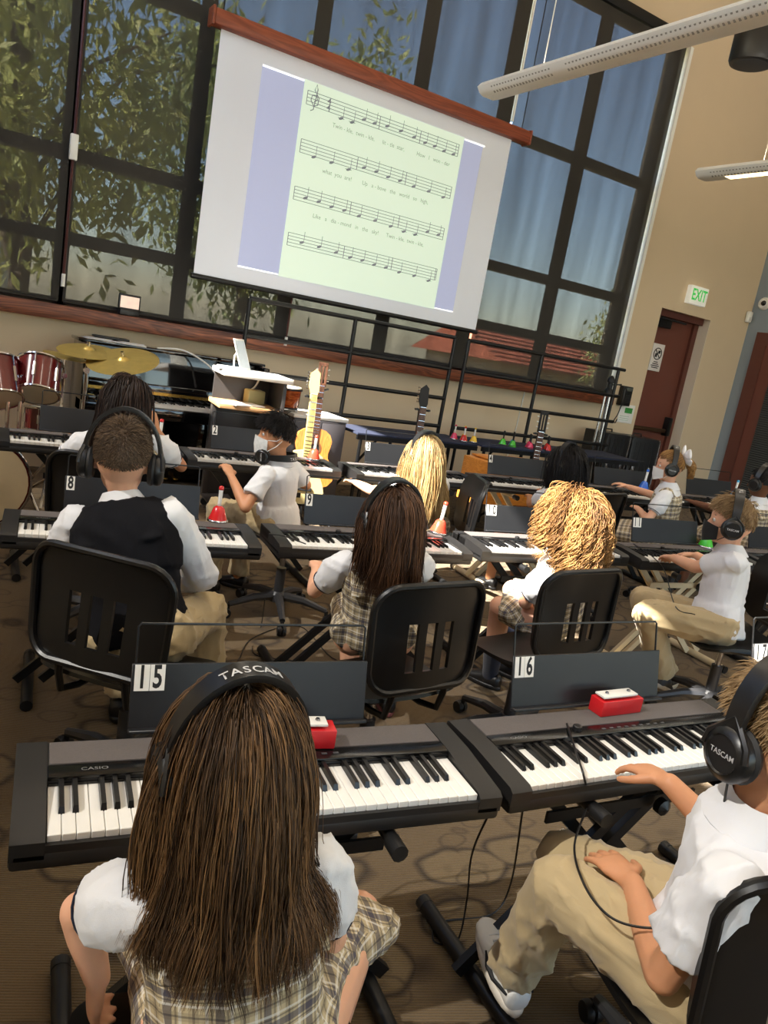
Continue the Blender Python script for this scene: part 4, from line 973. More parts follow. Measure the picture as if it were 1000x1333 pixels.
def ik(S, T, l1, l2, pole):
    S = np.asarray(S, float); T = np.asarray(T, float); d = np.linalg.norm(T - S)
    if d > (l1 + l2) * 0.995: T = S + (T - S) / d * (l1 + l2) * 0.995; d = (l1 + l2) * 0.995
    u = (T - S) / d; x = (l1 * l1 - l2 * l2 + d * d) / (2 * d); h = math.sqrt(max(0, l1 * l1 - x * x))
    p = np.asarray(pole, float); p = p - u * p.dot(u); p = unit(p)
    return S + u * x + p * h, T
def add_hand(S, wrist, d, nrm, thumb, sc, curl, spread=0.16):
    """palm, four unequal fingers and a thumb; nrm = back of the hand"""
    d = unit(d); nrm = unit(np.asarray(nrm) - d * np.dot(nrm, d)); th = unit(np.asarray(thumb) - d * np.dot(thumb, d) - nrm * np.dot(thumb, nrm))
    W = np.asarray(wrist, float)
    S.loft([(W - d * 0.012 * sc, th * 0.021 * sc, nrm * 0.017 * sc), (W + d * 0.010 * sc, th * 0.023 * sc, nrm * 0.015 * sc), (W + d * 0.035 * sc, th * 0.031 * sc, nrm * 0.014 * sc), (W + d * 0.062 * sc, th * 0.032 * sc, nrm * 0.0115 * sc), (W + d * 0.070 * sc, th * 0.029 * sc, nrm * 0.009 * sc)], 14)
    for i, (ln, sp) in enumerate(((0.052, 1.0), (0.058, 0.33), (0.054, -0.33), (0.043, -1.0))):
        p = W + d * (0.064 - 0.004 * abs(sp)) * sc + th * (0.0225 * sp) * sc; dd = unit(d + th * spread * sp); q = [p]; a = 0.12 + 0.2 * curl
        for seg, f in enumerate((0.45, 0.30, 0.25)):
            v = unit(dd * math.cos(a) - nrm * math.sin(a)); p = p + v * ln * f * sc; q.append(p); a += curl * (0.75 if seg == 0 else 0.6)
        rr = [0.0082, 0.0074, 0.0068, 0.0060]
        S.chain(q, [x * sc for x in rr], 8)
    p = W + d * 0.018 * sc + th * 0.022 * sc; v = unit(d * 0.62 + th * 0.78 - nrm * 0.2 * (1 + curl)); q = [p, p + v * 0.026 * sc]
    v2 = unit(d * 0.9 + th * 0.38 - nrm * 0.25 * (1 + curl)); q.append(q[-1] + v2 * 0.022 * sc); q.append(q[-1] + unit(v2 * 1.0 + d * 0.3) * 0.017 * sc)
    S.chain(q, [x * sc for x in (0.0115, 0.0095, 0.0082, 0.0066)], 8)

def head_axes(yaw, pitch, roll):
    R = (rz(math.radians(yaw)) @ Matrix.Rotation(math.radians(pitch), 4, 'X') @ Matrix.Rotation(math.radians(roll), 4, 'Y'))
    return [np.array(R.col[i][:3]) for i in range(3)]
PEOPLE = {}
def person(key, label, hip, neck, head, facing, look, arms, knees, ankles, outfit, skin, hair, sc=1.0, voxel=0.0055, twist=0.0, seed=1, mask=None, toes=None, shoes='dark', sock=None, drop=(0, 0), curlh=(0.5, 0.5), palms=None, shw=0.128, armk=(1, 1)):
    hip = np.asarray(hip, float); neck = np.asarray(neck, float); head = np.asarray(head, float)
    base = V3(hip[0], hip[1], 0); root = empty('person', base); tag(root, label, 'person', 'pupils at the keyboards')
    ankles = [np.array((q[0], q[1], 0.064 * sc)) if q[2] < 0.115 else np.asarray(q, float) for q in ankles]      # feet that stand on the floor
    U = unit(neck - hip); a = math.radians(facing); f0 = V3(-math.sin(a), math.cos(a), 0); r0 = V3(math.cos(a), math.sin(a), 0)
    R = unit(r0 - U * r0.dot(U)); F = np.cross(U, R)
    at_ = math.radians(facing + twist); r1 = V3(math.cos(at_), math.sin(at_), 0); R1 = unit(r1 - U * r1.dot(U)); F1 = np.cross(U, R1)
    hR, hF, hU = head_axes(*look); sl = np.linalg.norm(neck - hip)
    fr = lambda t, k: (R * (1 - t) + R1 * t)
    sh = [neck - U * (0.035 * sc + drop[i]) + s * R1 * shw * sc for i, s in enumerate((-1, 1))]
    def torso(S, g, t0, t1, extra=()):
        tab = [(-0.16, 0.105, 0.080), (0.0, 0.124, 0.092), (0.25, 0.110, 0.080), (0.5, 0.112, 0.080), (0.75, 0.124, 0.084), (0.88, 0.116, 0.076), (0.96, 0.082, 0.060), (1.02, 0.046, 0.046)]
        ts = [t for t, _, _ in tab]; secs = []
        for t in sorted(set([t0] + [t for t in ts if t0 < t < t1] + [t1])):
            rx = np.interp(t, ts, [q[1] for q in tab]) * sc + g; ry = np.interp(t, ts, [q[2] for q in tab]) * sc + g; k = min(1, max(0, t)); Rt = unit(R * (1 - k) + R1 * k); Ft = np.cross(U, Rt)
            secs.append((hip + U * sl * t, Rt * rx, Ft * ry))
        S.loft(secs, 24)
    # bare body, one surface
    S = Solid(); torso(S, -0.006, -0.16, 1.02)
    S.chain([neck - U * 0.05 * sc, neck + (head - neck) * 0.35, head - hU * 0.055 * sc - hF * 0.012 * sc], [0.046 * sc, 0.040 * sc, 0.042 * sc])
    h = HR * sc
    S.ell(head + hU * 0.012 * sc - hF * 0.006 * sc, hR * h[0], hF * h[1], hU * h[2] * 0.92)
    S.ell(head - hU * 0.040 * sc + hF * 0.022 * sc, hR * h[0] * 0.80, hF * h[1] * 0.72, hU * h[2] * 0.66)
    S.ell(head - hU * 0.082 * sc + hF * 0.052 * sc, hR * 0.026 * sc, hF * 0.022 * sc, hU * 0.018 * sc, 10, 6)                 # chin
    S.cap(head + hF * 0.083 * sc - hU * 0.002 * sc, 0.007 * sc, head + hF * 0.096 * sc - hU * 0.028 * sc, 0.010 * sc, 8)          # nose
    S.cap(head + hF * 0.078 * sc - hU * 0.056 * sc - hR * 0.016 * sc, 0.006 * sc, head + hF * 0.078 * sc - hU * 0.056 * sc + hR * 0.016 * sc, 0.006 * sc, 8)   # lips
    for s in (-1, 1): S.ell(head + s * hR * 0.071 * sc - hU * 0.012 * sc - hF * 0.006 * sc, hR * 0.009 * sc, hF * 0.018 * sc, hU * 0.028 * sc, 10, 6)          # ears
    l1, l2 = 0.215 * sc, 0.195 * sc; elbows = []; wrists = []
    for i, (tgt, pole) in enumerate(arms):
        e, wv = ik(sh[i], np.asarray(tgt, float), l1 * armk[i], l2 * armk[i], pole); elbows.append(e); wrists.append(wv)
        S.chain([sh[i] - U * 0.012 * sc, sh[i] * 0.55 + e * 0.45, e], [0.030 * sc, 0.031 * sc, 0.028 * sc]); S.chain([e, e * 0.65 + wv * 0.35, wv], [0.029 * sc, 0.0285 * sc, 0.0205 * sc])
        pd = (palms or [None, None])[i] or {}
        d = pd.get('dir'); d = unit(wv - e) if d is None else unit(np.asarray(d, float))
        nr = np.asarray(pd.get('back', (0, 0, 1)), float); s = -1 if i == 0 else 1
        th = pd.get('thumb'); th = (-s * np.cross(d, (0, 0, 1))) if th is None else np.asarray(th, float)
        add_hand(S, wv + d * 0.012 * sc, d, nr, th, sc, curlh[i])
    hips = [hip + s * R * 0.075 * sc - U * 0.02 * sc for s in (-1, 1)]
    for i in range(2):
        k = np.asarray(knees[i], float); an = np.asarray(ankles[i], float)
        S.chain([hips[i], hips[i] * 0.4 + k * 0.6, k], [0.078 * sc, 0.062 * sc, 0.050 * sc]); S.chain([k, k * 0.7 + an * 0.3, an], [0.048 * sc, 0.047 * sc, 0.032 * sc])
        ft = np.asarray(toes[i], float) if toes is not None else f0; ft = unit(ft)
        S.cap(an - V3(0, 0, 0.03), 0.030 * sc, an + ft * 0.10 * sc - V3(0, 0, 0.045), 0.026 * sc, 10)
    def emit(S_, name, m, vx, smooth, it, wr=0, wf=40, uv=False):
        me = S_.fuse(vx, smooth, it)
        if wr: wrinkle(me, wr, wf, seed)
        if uv: plaid_uv(me, R, F, U)
        me.transform(Matrix.Translation(Vector([float(-c) for c in base])))
        return finish(name, me, m, root, smooth=180)
    emit(S, 'body', SKIN[skin], voxel, 0.5, 4)
    vx = max(0.007, voxel * 1.3)
    # clothes
    top = outfit['top']
    sleeve = outfit.get('sleeve', 'short')
    S = Solid(); torso(S, 0.008 * sc, -0.05, 0.97)
    if top == 'polo': S.loft([(hip + U * sl * t, R * (q + 0.022) * sc, F * (q2 + 0.022) * sc) for t, q, q2 in ((-0.17, 0.128, 0.098), (-0.05, 0.124, 0.094), (0.10, 0.116, 0.086), (0.25, 0.102, 0.074))], 28)
    for i in range(2):
        e = elbows[i]; u = unit(e - sh[i]); S.ell(sh[i] - U * 0.006, R1 * 0.047 * sc, F1 * 0.046 * sc, U * 0.042 * sc, 12, 8)
        b1 = unit(np.cross(u, (0.1, 0.2, 1))); b2 = np.cross(u, b1)
        if sleeve == 'puff':
            S.loft([(sh[i] + u * d_ * sc * armk[i], b1 * q * sc, b2 * q * sc) for d_, q in ((-0.01, 0.044), (0.03, 0.054), (0.08, 0.060), (0.125, 0.053), (0.14, 0.044), (0.155, 0.046))], 16)
        elif sleeve == 'short':
            S.loft([(sh[i] + u * d_ * sc, b1 * q * sc, b2 * q * sc) for d_, q in ((-0.01, 0.046), (0.05, 0.050), (0.11, 0.053), (0.15, 0.055))], 16)
        else:
            S.chain([sh[i], sh[i] * 0.5 + e * 0.5, e, e * 0.5 + wrists[i] * 0.5, wrists[i]], [0.050 * sc, 0.050 * sc, 0.046 * sc, 0.042 * sc, 0.032 * sc])
    emit(S, 'shirt' if top != 'jumper' else 'blouse', M_SHIRT, vx, 0.5, 3, 0.0058 * sc, 75)
    # collar: a folded band round the neck
    n = 26; V = []; Fc = []
    cu_ = unit((head - hU * 0.08 * sc) - neck) * 0.5 + U * 0.5
    for k in range(n):
        th = 2 * math.pi * k / n; dr = R1 * math.cos(th) * 0.046 * sc + F1 * math.sin(th) * 0.045 * sc
        for rr_, up in ((1.02, 0.040), (1.06, 0.046), (1.35, 0.024), (1.66, -0.002), (1.60, -0.006), (1.15, 0.015)): V.append(neck + dr * rr_ + cu_ * (up - 0.010) * sc - base)
    for k in range(n):
        for j in range(6): Fc.append((k * 6 + j, k * 6 + (j + 1) % 6, ((k + 1) % n) * 6 + (j + 1) % 6, ((k + 1) % n) * 6 + j))
    MB().add(V, Fc).build('collar', M_SHIRT, root, smooth=60)
    if sleeve == 'puff':
        for i in range(2):
            u = unit(elbows[i] - sh[i]); b1 = unit(np.cross(u, (0.1, 0.2, 1))); b2 = np.cross(u, b1); c = sh[i] + u * 0.146 * sc * armk[i] - base
            MB().tube([c + (b1 * math.cos(t) + b2 * math.sin(t)) * 0.0455 * sc for t in np.linspace(0, 2 * math.pi, 21)[:-1]], 0.0022, 6, closed=True).build('cuff_piping', M_NAVY, root)
    if top in ('jumper', 'vest'):
        S = Solid(); torso(S, 0.019 * sc, -0.12, 0.86)
        for i, s in enumerate((-1, 1)):      # shoulder straps
            b = neck + s * R1 * 0.078 * sc - U * 0.012 * sc
            S.loft([(b - U * 0.10 * sc - F1 * 0.088 * sc, R1 * 0.040 * sc, F1 * 0.016), (b - U * 0.005 * sc - F1 * 0.040 * sc, R1 * 0.034 * sc, U * 0.014 + F1 * 0.006), (b + U * 0.006 * sc, R1 * 0.030 * sc, U * 0.016), (b - U * 0.01 * sc + F1 * 0.04 * sc, R1 * 0.034 * sc, U * 0.014), (b - U * 0.10 * sc + F1 * 0.088 * sc, R1 * 0.042 * sc, F1 * 0.016)], 12)
        if top == 'vest':
            S.loft([(neck - U * 0.19 * sc, R1 * 0.146 * sc, F1 * 0.108 * sc), (neck - U * 0.09 * sc, R1 * 0.154 * sc, F1 * 0.104 * sc), (neck - U * 0.04 * sc, R1 * 0.144 * sc, F1 * 0.094 * sc), (neck + U * 0.002 * sc, R1 * 0.108 * sc, F1 * 0.078 * sc), (neck + U * 0.010 * sc, R1 * 0.07 * sc, F1 * 0.060 * sc)], 28)
        if top == 'jumper':
            km = (np.asarray(knees[0], float) + np.asarray(knees[1], float)) / 2; kd = unit(km - hip); sp = unit(np.asarray(knees[1], float) - np.asarray(knees[0], float)); half = np.linalg.norm(np.asarray(knees[1], float) - np.asarray(knees[0], float)) / 2
            up_ = unit(np.cross(sp, kd)); up_ = up_ if up_[2] > 0 else -up_; ls = np.linalg.norm(km - hip)
            S.loft([(hip - kd * 0.07 * sc + up_ * 0.0, R * 0.155 * sc, U * 0.085 * sc), (hip + kd * 0.06 * sc, R * 0.168 * sc, up_ * 0.098 * sc), (hip + kd * ls * 0.5, unit(R + sp) * (0.135 * sc + half * 0.35), up_ * 0.088 * sc), (hip + kd * ls * 0.86, sp * (0.085 * sc + half), up_ * 0.078 * sc), (hip + kd * (ls * 0.98), sp * (0.088 * sc + half), up_ * 0.078 * sc)], 28)
            emit(S, 'jumper_dress', M_PLAID, vx, 0.5, 4, 0.005 * sc, 60, uv=True)
        else: emit(S, 'vest', M_VEST, vx, 0.5, 4, 0.004 * sc, 50)
    if outfit['legs'] == 'pants':
        S = Solid(); torso(S, 0.012 * sc if top == 'vest' else 0.002, -0.20, 0.12)
        for i in range(2):
            k = np.asarray(knees[i], float); an = np.asarray(ankles[i], float)
            S.chain([hips[i], hips[i] * 0.45 + k * 0.55, k], [0.084 * sc, 0.072 * sc, 0.060 * sc])
            u = unit(an - k); b1 = unit(np.cross(u, R)); b2 = np.cross(u, b1); ll = np.linalg.norm(an - k)
            S.loft([(k - u * 0.01, b1 * 0.059 * sc, b2 * 0.059 * sc), (k + u * ll * 0.35, b1 * 0.060 * sc, b2 * 0.057 * sc), (k + u * ll * 0.8, b1 * 0.058 * sc, b2 * 0.054 * sc), (k + u * ll * 0.95, b1 * 0.061 * sc, b2 * 0.057 * sc)], 18)
        emit(S, 'trousers', M_KHAKI, vx, 0.5, 3, 0.0075 * sc, 70)
    for i in range(2):
        k = np.asarray(knees[i], float); an = np.asarray(ankles[i], float); u = unit(an - k)
        if sock is not None:
            Ss = Solid().chain([an - u * (0.22 if sock is M_NAVY else 0.09) * sc, an - u * 0.03, an + V3(0, 0, -0.02)], [(0.050 if sock is M_NAVY else 0.038) * sc, 0.039 * sc, 0.036 * sc]); emit(Ss, 'sock', sock, 0.007, 0.5, 2)
        ft = unit(np.asarray(toes[i], float)) if toes is not None else f0
        upv = unit(V3(0, 0, 1) - ft * ft[2]); sd = np.cross(ft, upv); o_ = an - upv * 0.062 * sc
        sh_c = {'dark': (M_BLACK, M_BLACK), 'white': (mat('white_leather', srgb(228, 226, 220), 0.45, noise=0.03), mat('shoe_sole', srgb(214, 206, 192), 0.6, noise=0.05)), 'grey': (mat('dark_grey_trainer', srgb(58, 56, 54), 0.7, noise=0.2, nscale=60), mat('pale_sole', srgb(196, 190, 176), 0.6, noise=0.05)), 'pinkblack': (M_BLACK, mat('pink_black_sole', srgb(120, 66, 66), 0.6, noise=0.3, nscale=60))}[shoes]
        Ss = Solid()
        Ss.loft([(o_ + ft * t * sc + upv * hh * sc, sd * ww * sc, upv * tt * sc) for t, hh, ww, tt in ((-0.062, 0.035, 0.018, 0.022), (-0.05, 0.04, 0.030, 0.036), (0.0, 0.042, 0.034, 0.042), (0.05, 0.032, 0.037, 0.032), (0.10, 0.024, 0.038, 0.022), (0.135, 0.020, 0.028, 0.016), (0.146, 0.018, 0.014, 0.010))], 16)
        Ss.cap(an + u * 0.01, 0.041 * sc, an - upv * 0.02 * sc, 0.040 * sc, 14, flat0=True)
        sho = emit(Ss, 'shoe', sh_c[0], 0.006, 0.5, 2)
        Ss = Solid(); Ss.loft([(o_ + ft * 0.042 * sc + upv * z * sc, ft * 0.112 * sc * q, sd * 0.041 * sc * q) for z, q in ((0.0, 0.97), (0.004, 1.0), (0.018, 1.0), (0.022, 0.98))], 28)
        so = emit(Ss, 'sole', sh_c[1], 0.006, 0.4, 1); so.parent = sho
        if shoes in ('white', 'grey'):
            lc = MB()
            for q in range(4):
                c = o_ + ft * (0.035 + 0.018 * q) * sc + upv * (0.071 - 0.008 * q) * sc - base
                lc.tube([c - sd * 0.018 * sc, c + upv * 0.004, c + sd * 0.018 * sc], 0.0022, 5)
            lc.build('laces', M_SOCKW if shoes == 'white' else M_CARD, sho)
        if shoes == 'white':
            for s in (-1, 1):
                q = [o_ + ft * tx * sc + s * sd * ww * sc + upv * z * sc - base for tx, ww, z in ((-0.045, 0.031, 0.052), (0.0, 0.0385, 0.036), (0.03, 0.0405, 0.034), (0.055, 0.0395, 0.048))]
                MB().tube(q, [0.003, 0.007, 0.006, 0.002], 6).build('side_stripe', M_INK, sho)
    # hair
    if hair:
        kind = dict(hair); colr = kind.pop('color'); stl = kind.pop('style')
        if stl in ('bun', 'tail'):
            P, tie, layer = make_hair('long', head, hR, hF, hU, (hip, neck, R1, F1, U), seed, L=0.17, n=900, rad=0.0016, scale=sc, ponytail=kind['tie'])
            # strands run over the skull to the tie
            r = np.random.default_rng(seed); d0 = P[:, 0]; K = 10; PP = np.zeros((len(d0), K, 3)); B = np.stack([hR, hF, hU]); hh = HR * sc
            for k in range(K):
                t = k / (K - 1); p = d0 * (1 - t) + tie * t; qv = (p - head) @ B.T / (hh + 0.004 + 0.007 * layer[:, None]); l = np.linalg.norm(qv, axis=1); i_ = l < 1
                p[i_] = head + (qv[i_] / l[i_][:, None] * (hh + 0.004 + 0.007 * layer[i_][:, None])) @ B; PP[:, k] = p
            cv, cf = scalp_cap(-0.45, 0.004); cw = head + (cv * sc) @ B
            me = strands_mesh(PP, 0.0017 * r.uniform(0.7, 1.3, len(PP)), r.beta(2, 2, len(PP)), extra=(cw, cf, 0.15))
            me.transform(Matrix.Translation(Vector([float(-c) for c in base]))); ho = finish('hair', me, HAIR[colr], root, smooth=180)
            m2 = 500; Q = np.zeros((m2, 18, 3)); ph = r.uniform(0, 6.28, m2)
            for k in range(18):
                t = k / 17
                if stl == 'bun':
                    an_ = ph + t * 9; ra = 0.030 * sc * (1 - 0.25 * np.cos(t * 6)) * r.uniform(0.55, 1, m2); Q[:, k] = tie - hF * 0.022 + (np.cos(an_) * ra)[:, None] * hR + (np.sin(an_) * ra)[:, None] * hU - hF[None] * (0.02 * np.sin(ph * 3 + t * 5))[:, None]
                else:
                    ra = 0.020 * sc * (0.4 + 1.6 * math.sin(min(1, t * 1.6) * 2.6)) * r.uniform(0.3, 1, m2); an_ = ph + t * 5 * np.sin(ph)
                    Q[:, k] = tie - hF * (0.02 + 0.035 * math.sin(t * 2.2)) - hU * 0.15 * t + (np.cos(an_) * ra)[:, None] * hR + (np.sin(an_) * ra)[:, None] * hF
            me = strands_mesh(Q, 0.0017 * r.uniform(0.7, 1.3, m2), r.beta(2, 2, m2))
            me.transform(Matrix.Translation(Vector([float(-c) for c in base]))); finish('bun' if stl == 'bun' else 'ponytail', me, HAIR[colr], ho, smooth=180)
        else:
            me = make_hair(stl, head, hR, hF, hU, (hip, neck, R1, F1, U), seed, scale=sc, **kind)
            me.transform(Matrix.Translation(Vector([float(-c) for c in base]))); finish('hair', me, HAIR[colr], root, smooth=180)
    # eyes and brows
    for s in (-1, 1):
        c = head + hF * 0.0672 * sc + s * hR * 0.027 * sc + hU * 0.003 * sc - base
        e = MB().sphere(c, 0.0105 * sc, 12, 8).build('eye', mat('eye_white', srgb(235, 232, 228), 0.2, noise=0.01), root)
        MB().sphere(c + hF * 0.0052 * sc, 0.0064 * sc, 10, 6).build('iris', mat('dark_iris', srgb(46, 30, 22), 0.15, noise=0.05), e)
        MB().tube([c + hU * 0.020 * sc + s * hR * t * sc + hF * (0.004 - abs(t) * 0.28) * sc for t in (-0.014, 0.0, 0.016)], [0.0015, 0.003, 0.0012], 6).build('eyebrow', HAIR[hair['color']] if hair else M_INK, root)
    if mask:
        B = np.stack([hR, hF, hU]); nx, nz = 15, 9; V = []; Fm = []
        for j in range(nz):
            for i in range(nx):
                x = -1 + 2 * i / (nx - 1); z = -1 + 2 * j / (nz - 1); an_ = x * 1.12
                rx_ = 0.074 - 0.010 * (z < 0) * -z; q = V3(math.sin(an_) * rx_, 0.020 + math.cos(an_) * (0.077 + 0.016 * math.exp(-(x * 3) ** 2) * (1 - 0.3 * abs(z))), -0.050 + z * (0.040 - 0.012 * abs(x)) + 0.008 * (1 - abs(x)) * z)
                V.append(head + (q * sc) @ B - base)
        for j in range(nz - 1):
            for i in range(nx - 1): Fm.append((j * nx + i, j * nx + i + 1, (j + 1) * nx + i + 1, (j + 1) * nx + i))
        mk = MB().add(V, Fm).build('face_mask', mask, root, smooth=180)
        for s in (-1, 1):
            for z in (-0.078, -0.022): MB().tube([head + (V3(s * 0.066, 0.052, z) * sc) @ B - base, head + (V3(s * 0.080, 0.01, z * 0.5 - 0.01) * sc) @ B - base, head + (V3(s * 0.078, -0.018, -0.012 - (z + 0.05) * -0.3) * sc) @ B - base], 0.0018, 5).build('ear_loop', mask, mk)
    PEOPLE[key] = dict(root=root, head=head, axes=(hR, hF, hU), sc=sc, neck=neck, R=R1, F=F1, U=U, wrists=wrists, hip=hip)
    return root

M_MASKW = cloth_mat('white_face_mask', srgb(232, 230, 226)); M_MASKB = cloth_mat('black_face_mask', srgb(26, 26, 28)); M_MASKP = mat('print_face_mask', srgb(222, 224, 222), 0.9, noise=0.22, nscale=70, spec=0.2)
JUMPER = dict(top='jumper', sleeve='puff', legs='skirt'); POLO = dict(top='polo', sleeve='short', legs='pants'); VEST = dict(top='vest', sleeve='long', legs='pants')
def off(p, x=0, y=0, z=0): return np.asarray(p, float) + V3(x, y, z)
# --- front row
hd = atz(308, 984, 0.925)
person('g15', 'girl with long chestnut hair in a plaid jumper, seated with one hand on her seat', (0.43, 0.80, 0.505), off(hd, 0.006, -0.022, -0.142), hd, -10, (-4, -16, 0),
       [((0.268, 0.965, 0.525), (-0.5, 0.6, 0.0)), ((0.60, 1.04, 0.655), (0.3, -0.5, -1))], [(0.42, 1.14, 0.47), (0.735, 0.99, 0.475)], [(0.42, 1.14, 0.11), (0.75, 1.04, 0.11)],
       JUMPER, 'fair', dict(color='chestnut', style='long', L=0.285, n=7000, rad=0.0008, part=0.02), sc=0.96, voxel=0.0045, seed=15, sock=M_SOCKW, shw=0.122, armk=(0.70, 1),
       curlh=(0.9, 0.5), palms=[dict(dir=(0.05, 0.25, -1), back=(-1, 0.1, 0), thumb=(0.1, 1, 0)), None])
hd = atz(1016, 962, 0.965)
person('b16', 'boy in white polo and khakis, one hand on the keys, one on his knee', atz(925, 1238, 0.505), off(atz(982, 1056, 0.83)), hd, 26, (-12, -14, 0),
       [(off(atz(824, 1150, 0.555)), (-0.6, -0.8, -0.3)), (off(atz(872, 1020, 0.70)), (0.5, -0.2, -1))], [atz(727, 1152, 0.475), (1.33, 1.04, 0.42)], [atz(668, 1262, 0.13), (1.62, 0.88, 0.10)],
       POLO, 'tan', dict(color='sandy', style='short', L=0.034, n=4500, rad=0.0010), sc=1.10, voxel=0.0042, seed=16, shoes='white', sock=M_SOCKW, toes=[(0.25, 0.95, 0.25), (0.5, 0.8, -0.1)],
       curlh=(0.25, 0.45), palms=[dict(dir=unit(atz(775, 1110, 0.55) - atz(815, 1150, 0.565)), back=(-0.25, -0.35, 0.9)), dict(dir=unit(atz(815, 988, 0.675) - atz(872, 1020, 0.70)), back=(0.0, 0.1, 1))])
# --- middle row
person('vest', 'boy with cropped hair in a black knit vest over a white shirt', (0.64, 2.27, 0.51), (0.590, 2.42, 0.875), (0.580, 2.435, 1.022), -30, (-18, -8, 0),
       [((0.62, 2.68, 0.60), (-1, -0.2, -0.4)), ((0.86, 2.56, 0.56), (0.7, -0.8, -0.6))], [(0.72, 2.66, 0.49), (0.93, 2.46, 0.49)], [(0.72, 2.66, 0.10), (0.98, 2.52, 0.10)],
       VEST, 'fair', dict(color='short_brown', style='short', L=0.020, n=6500, rad=0.0011, lift=1.1), sc=1.14, voxel=0.006, seed=8, drop=(0, 0.02))
person('g9', 'girl with straight brown hair in a plaid jumper, leaning to one side', (1.46, 2.18, 0.50), (1.415, 2.13, 0.80), (1.395, 2.09, 0.945), -24, (-12, -6, -4),
       [(off(atz(412, 742, 0.62)), (-0.6, -0.4, -0.7)), ((1.72, 2.50, 0.66), (1, -0.3, -0.5))], [(1.56, 2.53, 0.47), (1.74, 2.45, 0.47)], [(1.60, 2.50, 0.10), (1.775, 2.46, 0.11)],
       JUMPER, 'fair', dict(color='brown', style='long', L=0.27, n=2300, rad=0.0015, part=-0.1), sc=1.0, voxel=0.0055, seed=9, shoes='pinkblack', sock=M_SOCKW, curlh=(1.0, 0.5))
person('curly', 'girl with bouncy golden curls in a plaid jumper at station 10', (2.45, 2.25, 0.50), (2.33, 2.185, 0.805), (2.315, 2.17, 0.945), 18, (8, -8, 3),
       [(off(atz(690, 770, 0.54)), (-0.8, -0.6, -0.2)), ((2.66, 2.55, 0.66), (1, -0.3, -0.6))], [atz(652, 790, 0.475), (2.50, 2.62, 0.47)], [atz(640, 868, 0.10), (2.62, 2.62, 0.10)],
       JUMPER, 'fair', dict(color='gold', style='long', L=0.285, n=1800, rad=0.0014, curl=0.016, width=0.20, part=0.1), sc=1.02, voxel=0.0055, seed=10, sock=M_NAVY, curlh=(0.5, 0.5))
person('b11', 'boy in a white polo and khakis with a black mask at station 11', (3.32, 2.08, 0.50), (3.345, 2.12, 0.835), (3.30, 2.125, 0.98), 48, (40, -6, 0), 
       [((3.36, 2.42, 0.70), (-0.9, -0.5, -0.6)), ((3.60, 2.46, 0.70), (0.8, -0.3, -0.6))], [(3.03, 2.25, 0.48), (3.20, 2.42, 0.48)], [(3.30, 2.26, 0.12), (3.44, 2.34, 0.10)],
       POLO, 'fair', dict(color='sandy', style='short', L=0.036, n=3000, rad=0.0013), sc=1.10, voxel=0.006, seed=11, mask=M_MASKB, shoes='grey', toes=[(0.8, 0.3, -0.35), (0.9, 0.3, 0)], curlh=(0.5, 0.6),
       palms=[dict(dir=(0.5, 0.8, -0.2)), dict(dir=(0.1, 0.9, -0.2))])
# --- back row
hd = aty(165, 522, 3.68)
person('g1', 'girl with dark hair by the drums, arm raised to her chin', off(hd, 0.02, -0.05, -hd[2] + 0.53), off(hd, 0.0, -0.03, -0.146), hd, -20, (-55, -8, 0),
       [(off(hd, -0.12, 0.28, -0.30), (-1, -0.3, -0.5)), (off(aty(204, 562, 3.72)), (0.8, -0.2, -1))], [off(hd, 0.0, 0.38, -hd[2] + 0.50), off(hd, 0.22, 0.34, -hd[2] + 0.50)], [off(hd, 0.0, 0.40, -hd[2] + 0.10), off(hd, 0.22, 0.38, -hd[2] + 0.10)],
       JUMPER, 'olive', dict(color='dark', style='long', L=0.30, n=1300, rad=0.0022), sc=1.06, voxel=0.0065, seed=21, mask=M_MASKW, curlh=(0.5, 1.2), palms=[None, dict(dir=(-0.3, 0.25, 0.9), back=(0.5, -0.8, 0.1), thumb=(-0.8, -0.3, 0))])
hd = aty(360, 566, 3.62)
person('mask', 'dark-haired boy in a white polo and printed face mask, turned sideways', off(hd, 0.06, -0.02, -hd[2] + 0.53), off(hd, 0.035, -0.01, -0.142), hd, 38, (76, -4, 0),
       [(off(aty(302, 622, 3.62)), (-0.3, -0.6, -0.8)), (off(hd, 0.22, 0.34, -0.28), (1, -0.2, -0.6))], [off(hd, -0.16, 0.28, -hd[2] + 0.49), off(hd, 0.04, 0.36, -hd[2] + 0.49)], [off(hd, -0.14, 0.30, -hd[2] + 0.10), off(hd, 0.05, 0.36, -hd[2] + 0.10)],
       POLO, 'tan', dict(color='black', style='short', L=0.05, n=2600, rad=0.0017), sc=1.0, voxel=0.0055, seed=22, mask=M_MASKP, curlh=(1.1, 0.5), shoes='dark')
hd = aty(553, 592, 3.52)
person('blonde', 'girl with long blonde hair in a plaid jumper at station 3', off(hd, 0.05, -0.03, -hd[2] + 0.53), off(hd, 0.015, -0.01, -0.142), hd, 0, (0, -8, 0),
       [(off(hd, -0.20, 0.36, -0.26), (-1, -0.3, -0.6)), (off(hd, 0.20, 0.36, -0.26), (1, -0.3, -0.6))], [off(hd, -0.08, 0.36, -hd[2] + 0.49), off(hd, 0.14, 0.36, -hd[2] + 0.49)], [off(hd, -0.08, 0.38, -hd[2] + 0.10), off(hd, 0.14, 0.38, -hd[2] + 0.10)],
       JUMPER, 'fair', dict(color='blonde', style='long', L=0.38, n=1700, rad=0.0019), sc=1.0, voxel=0.0065, seed=23)
hd = aty(738, 604, 3.50)
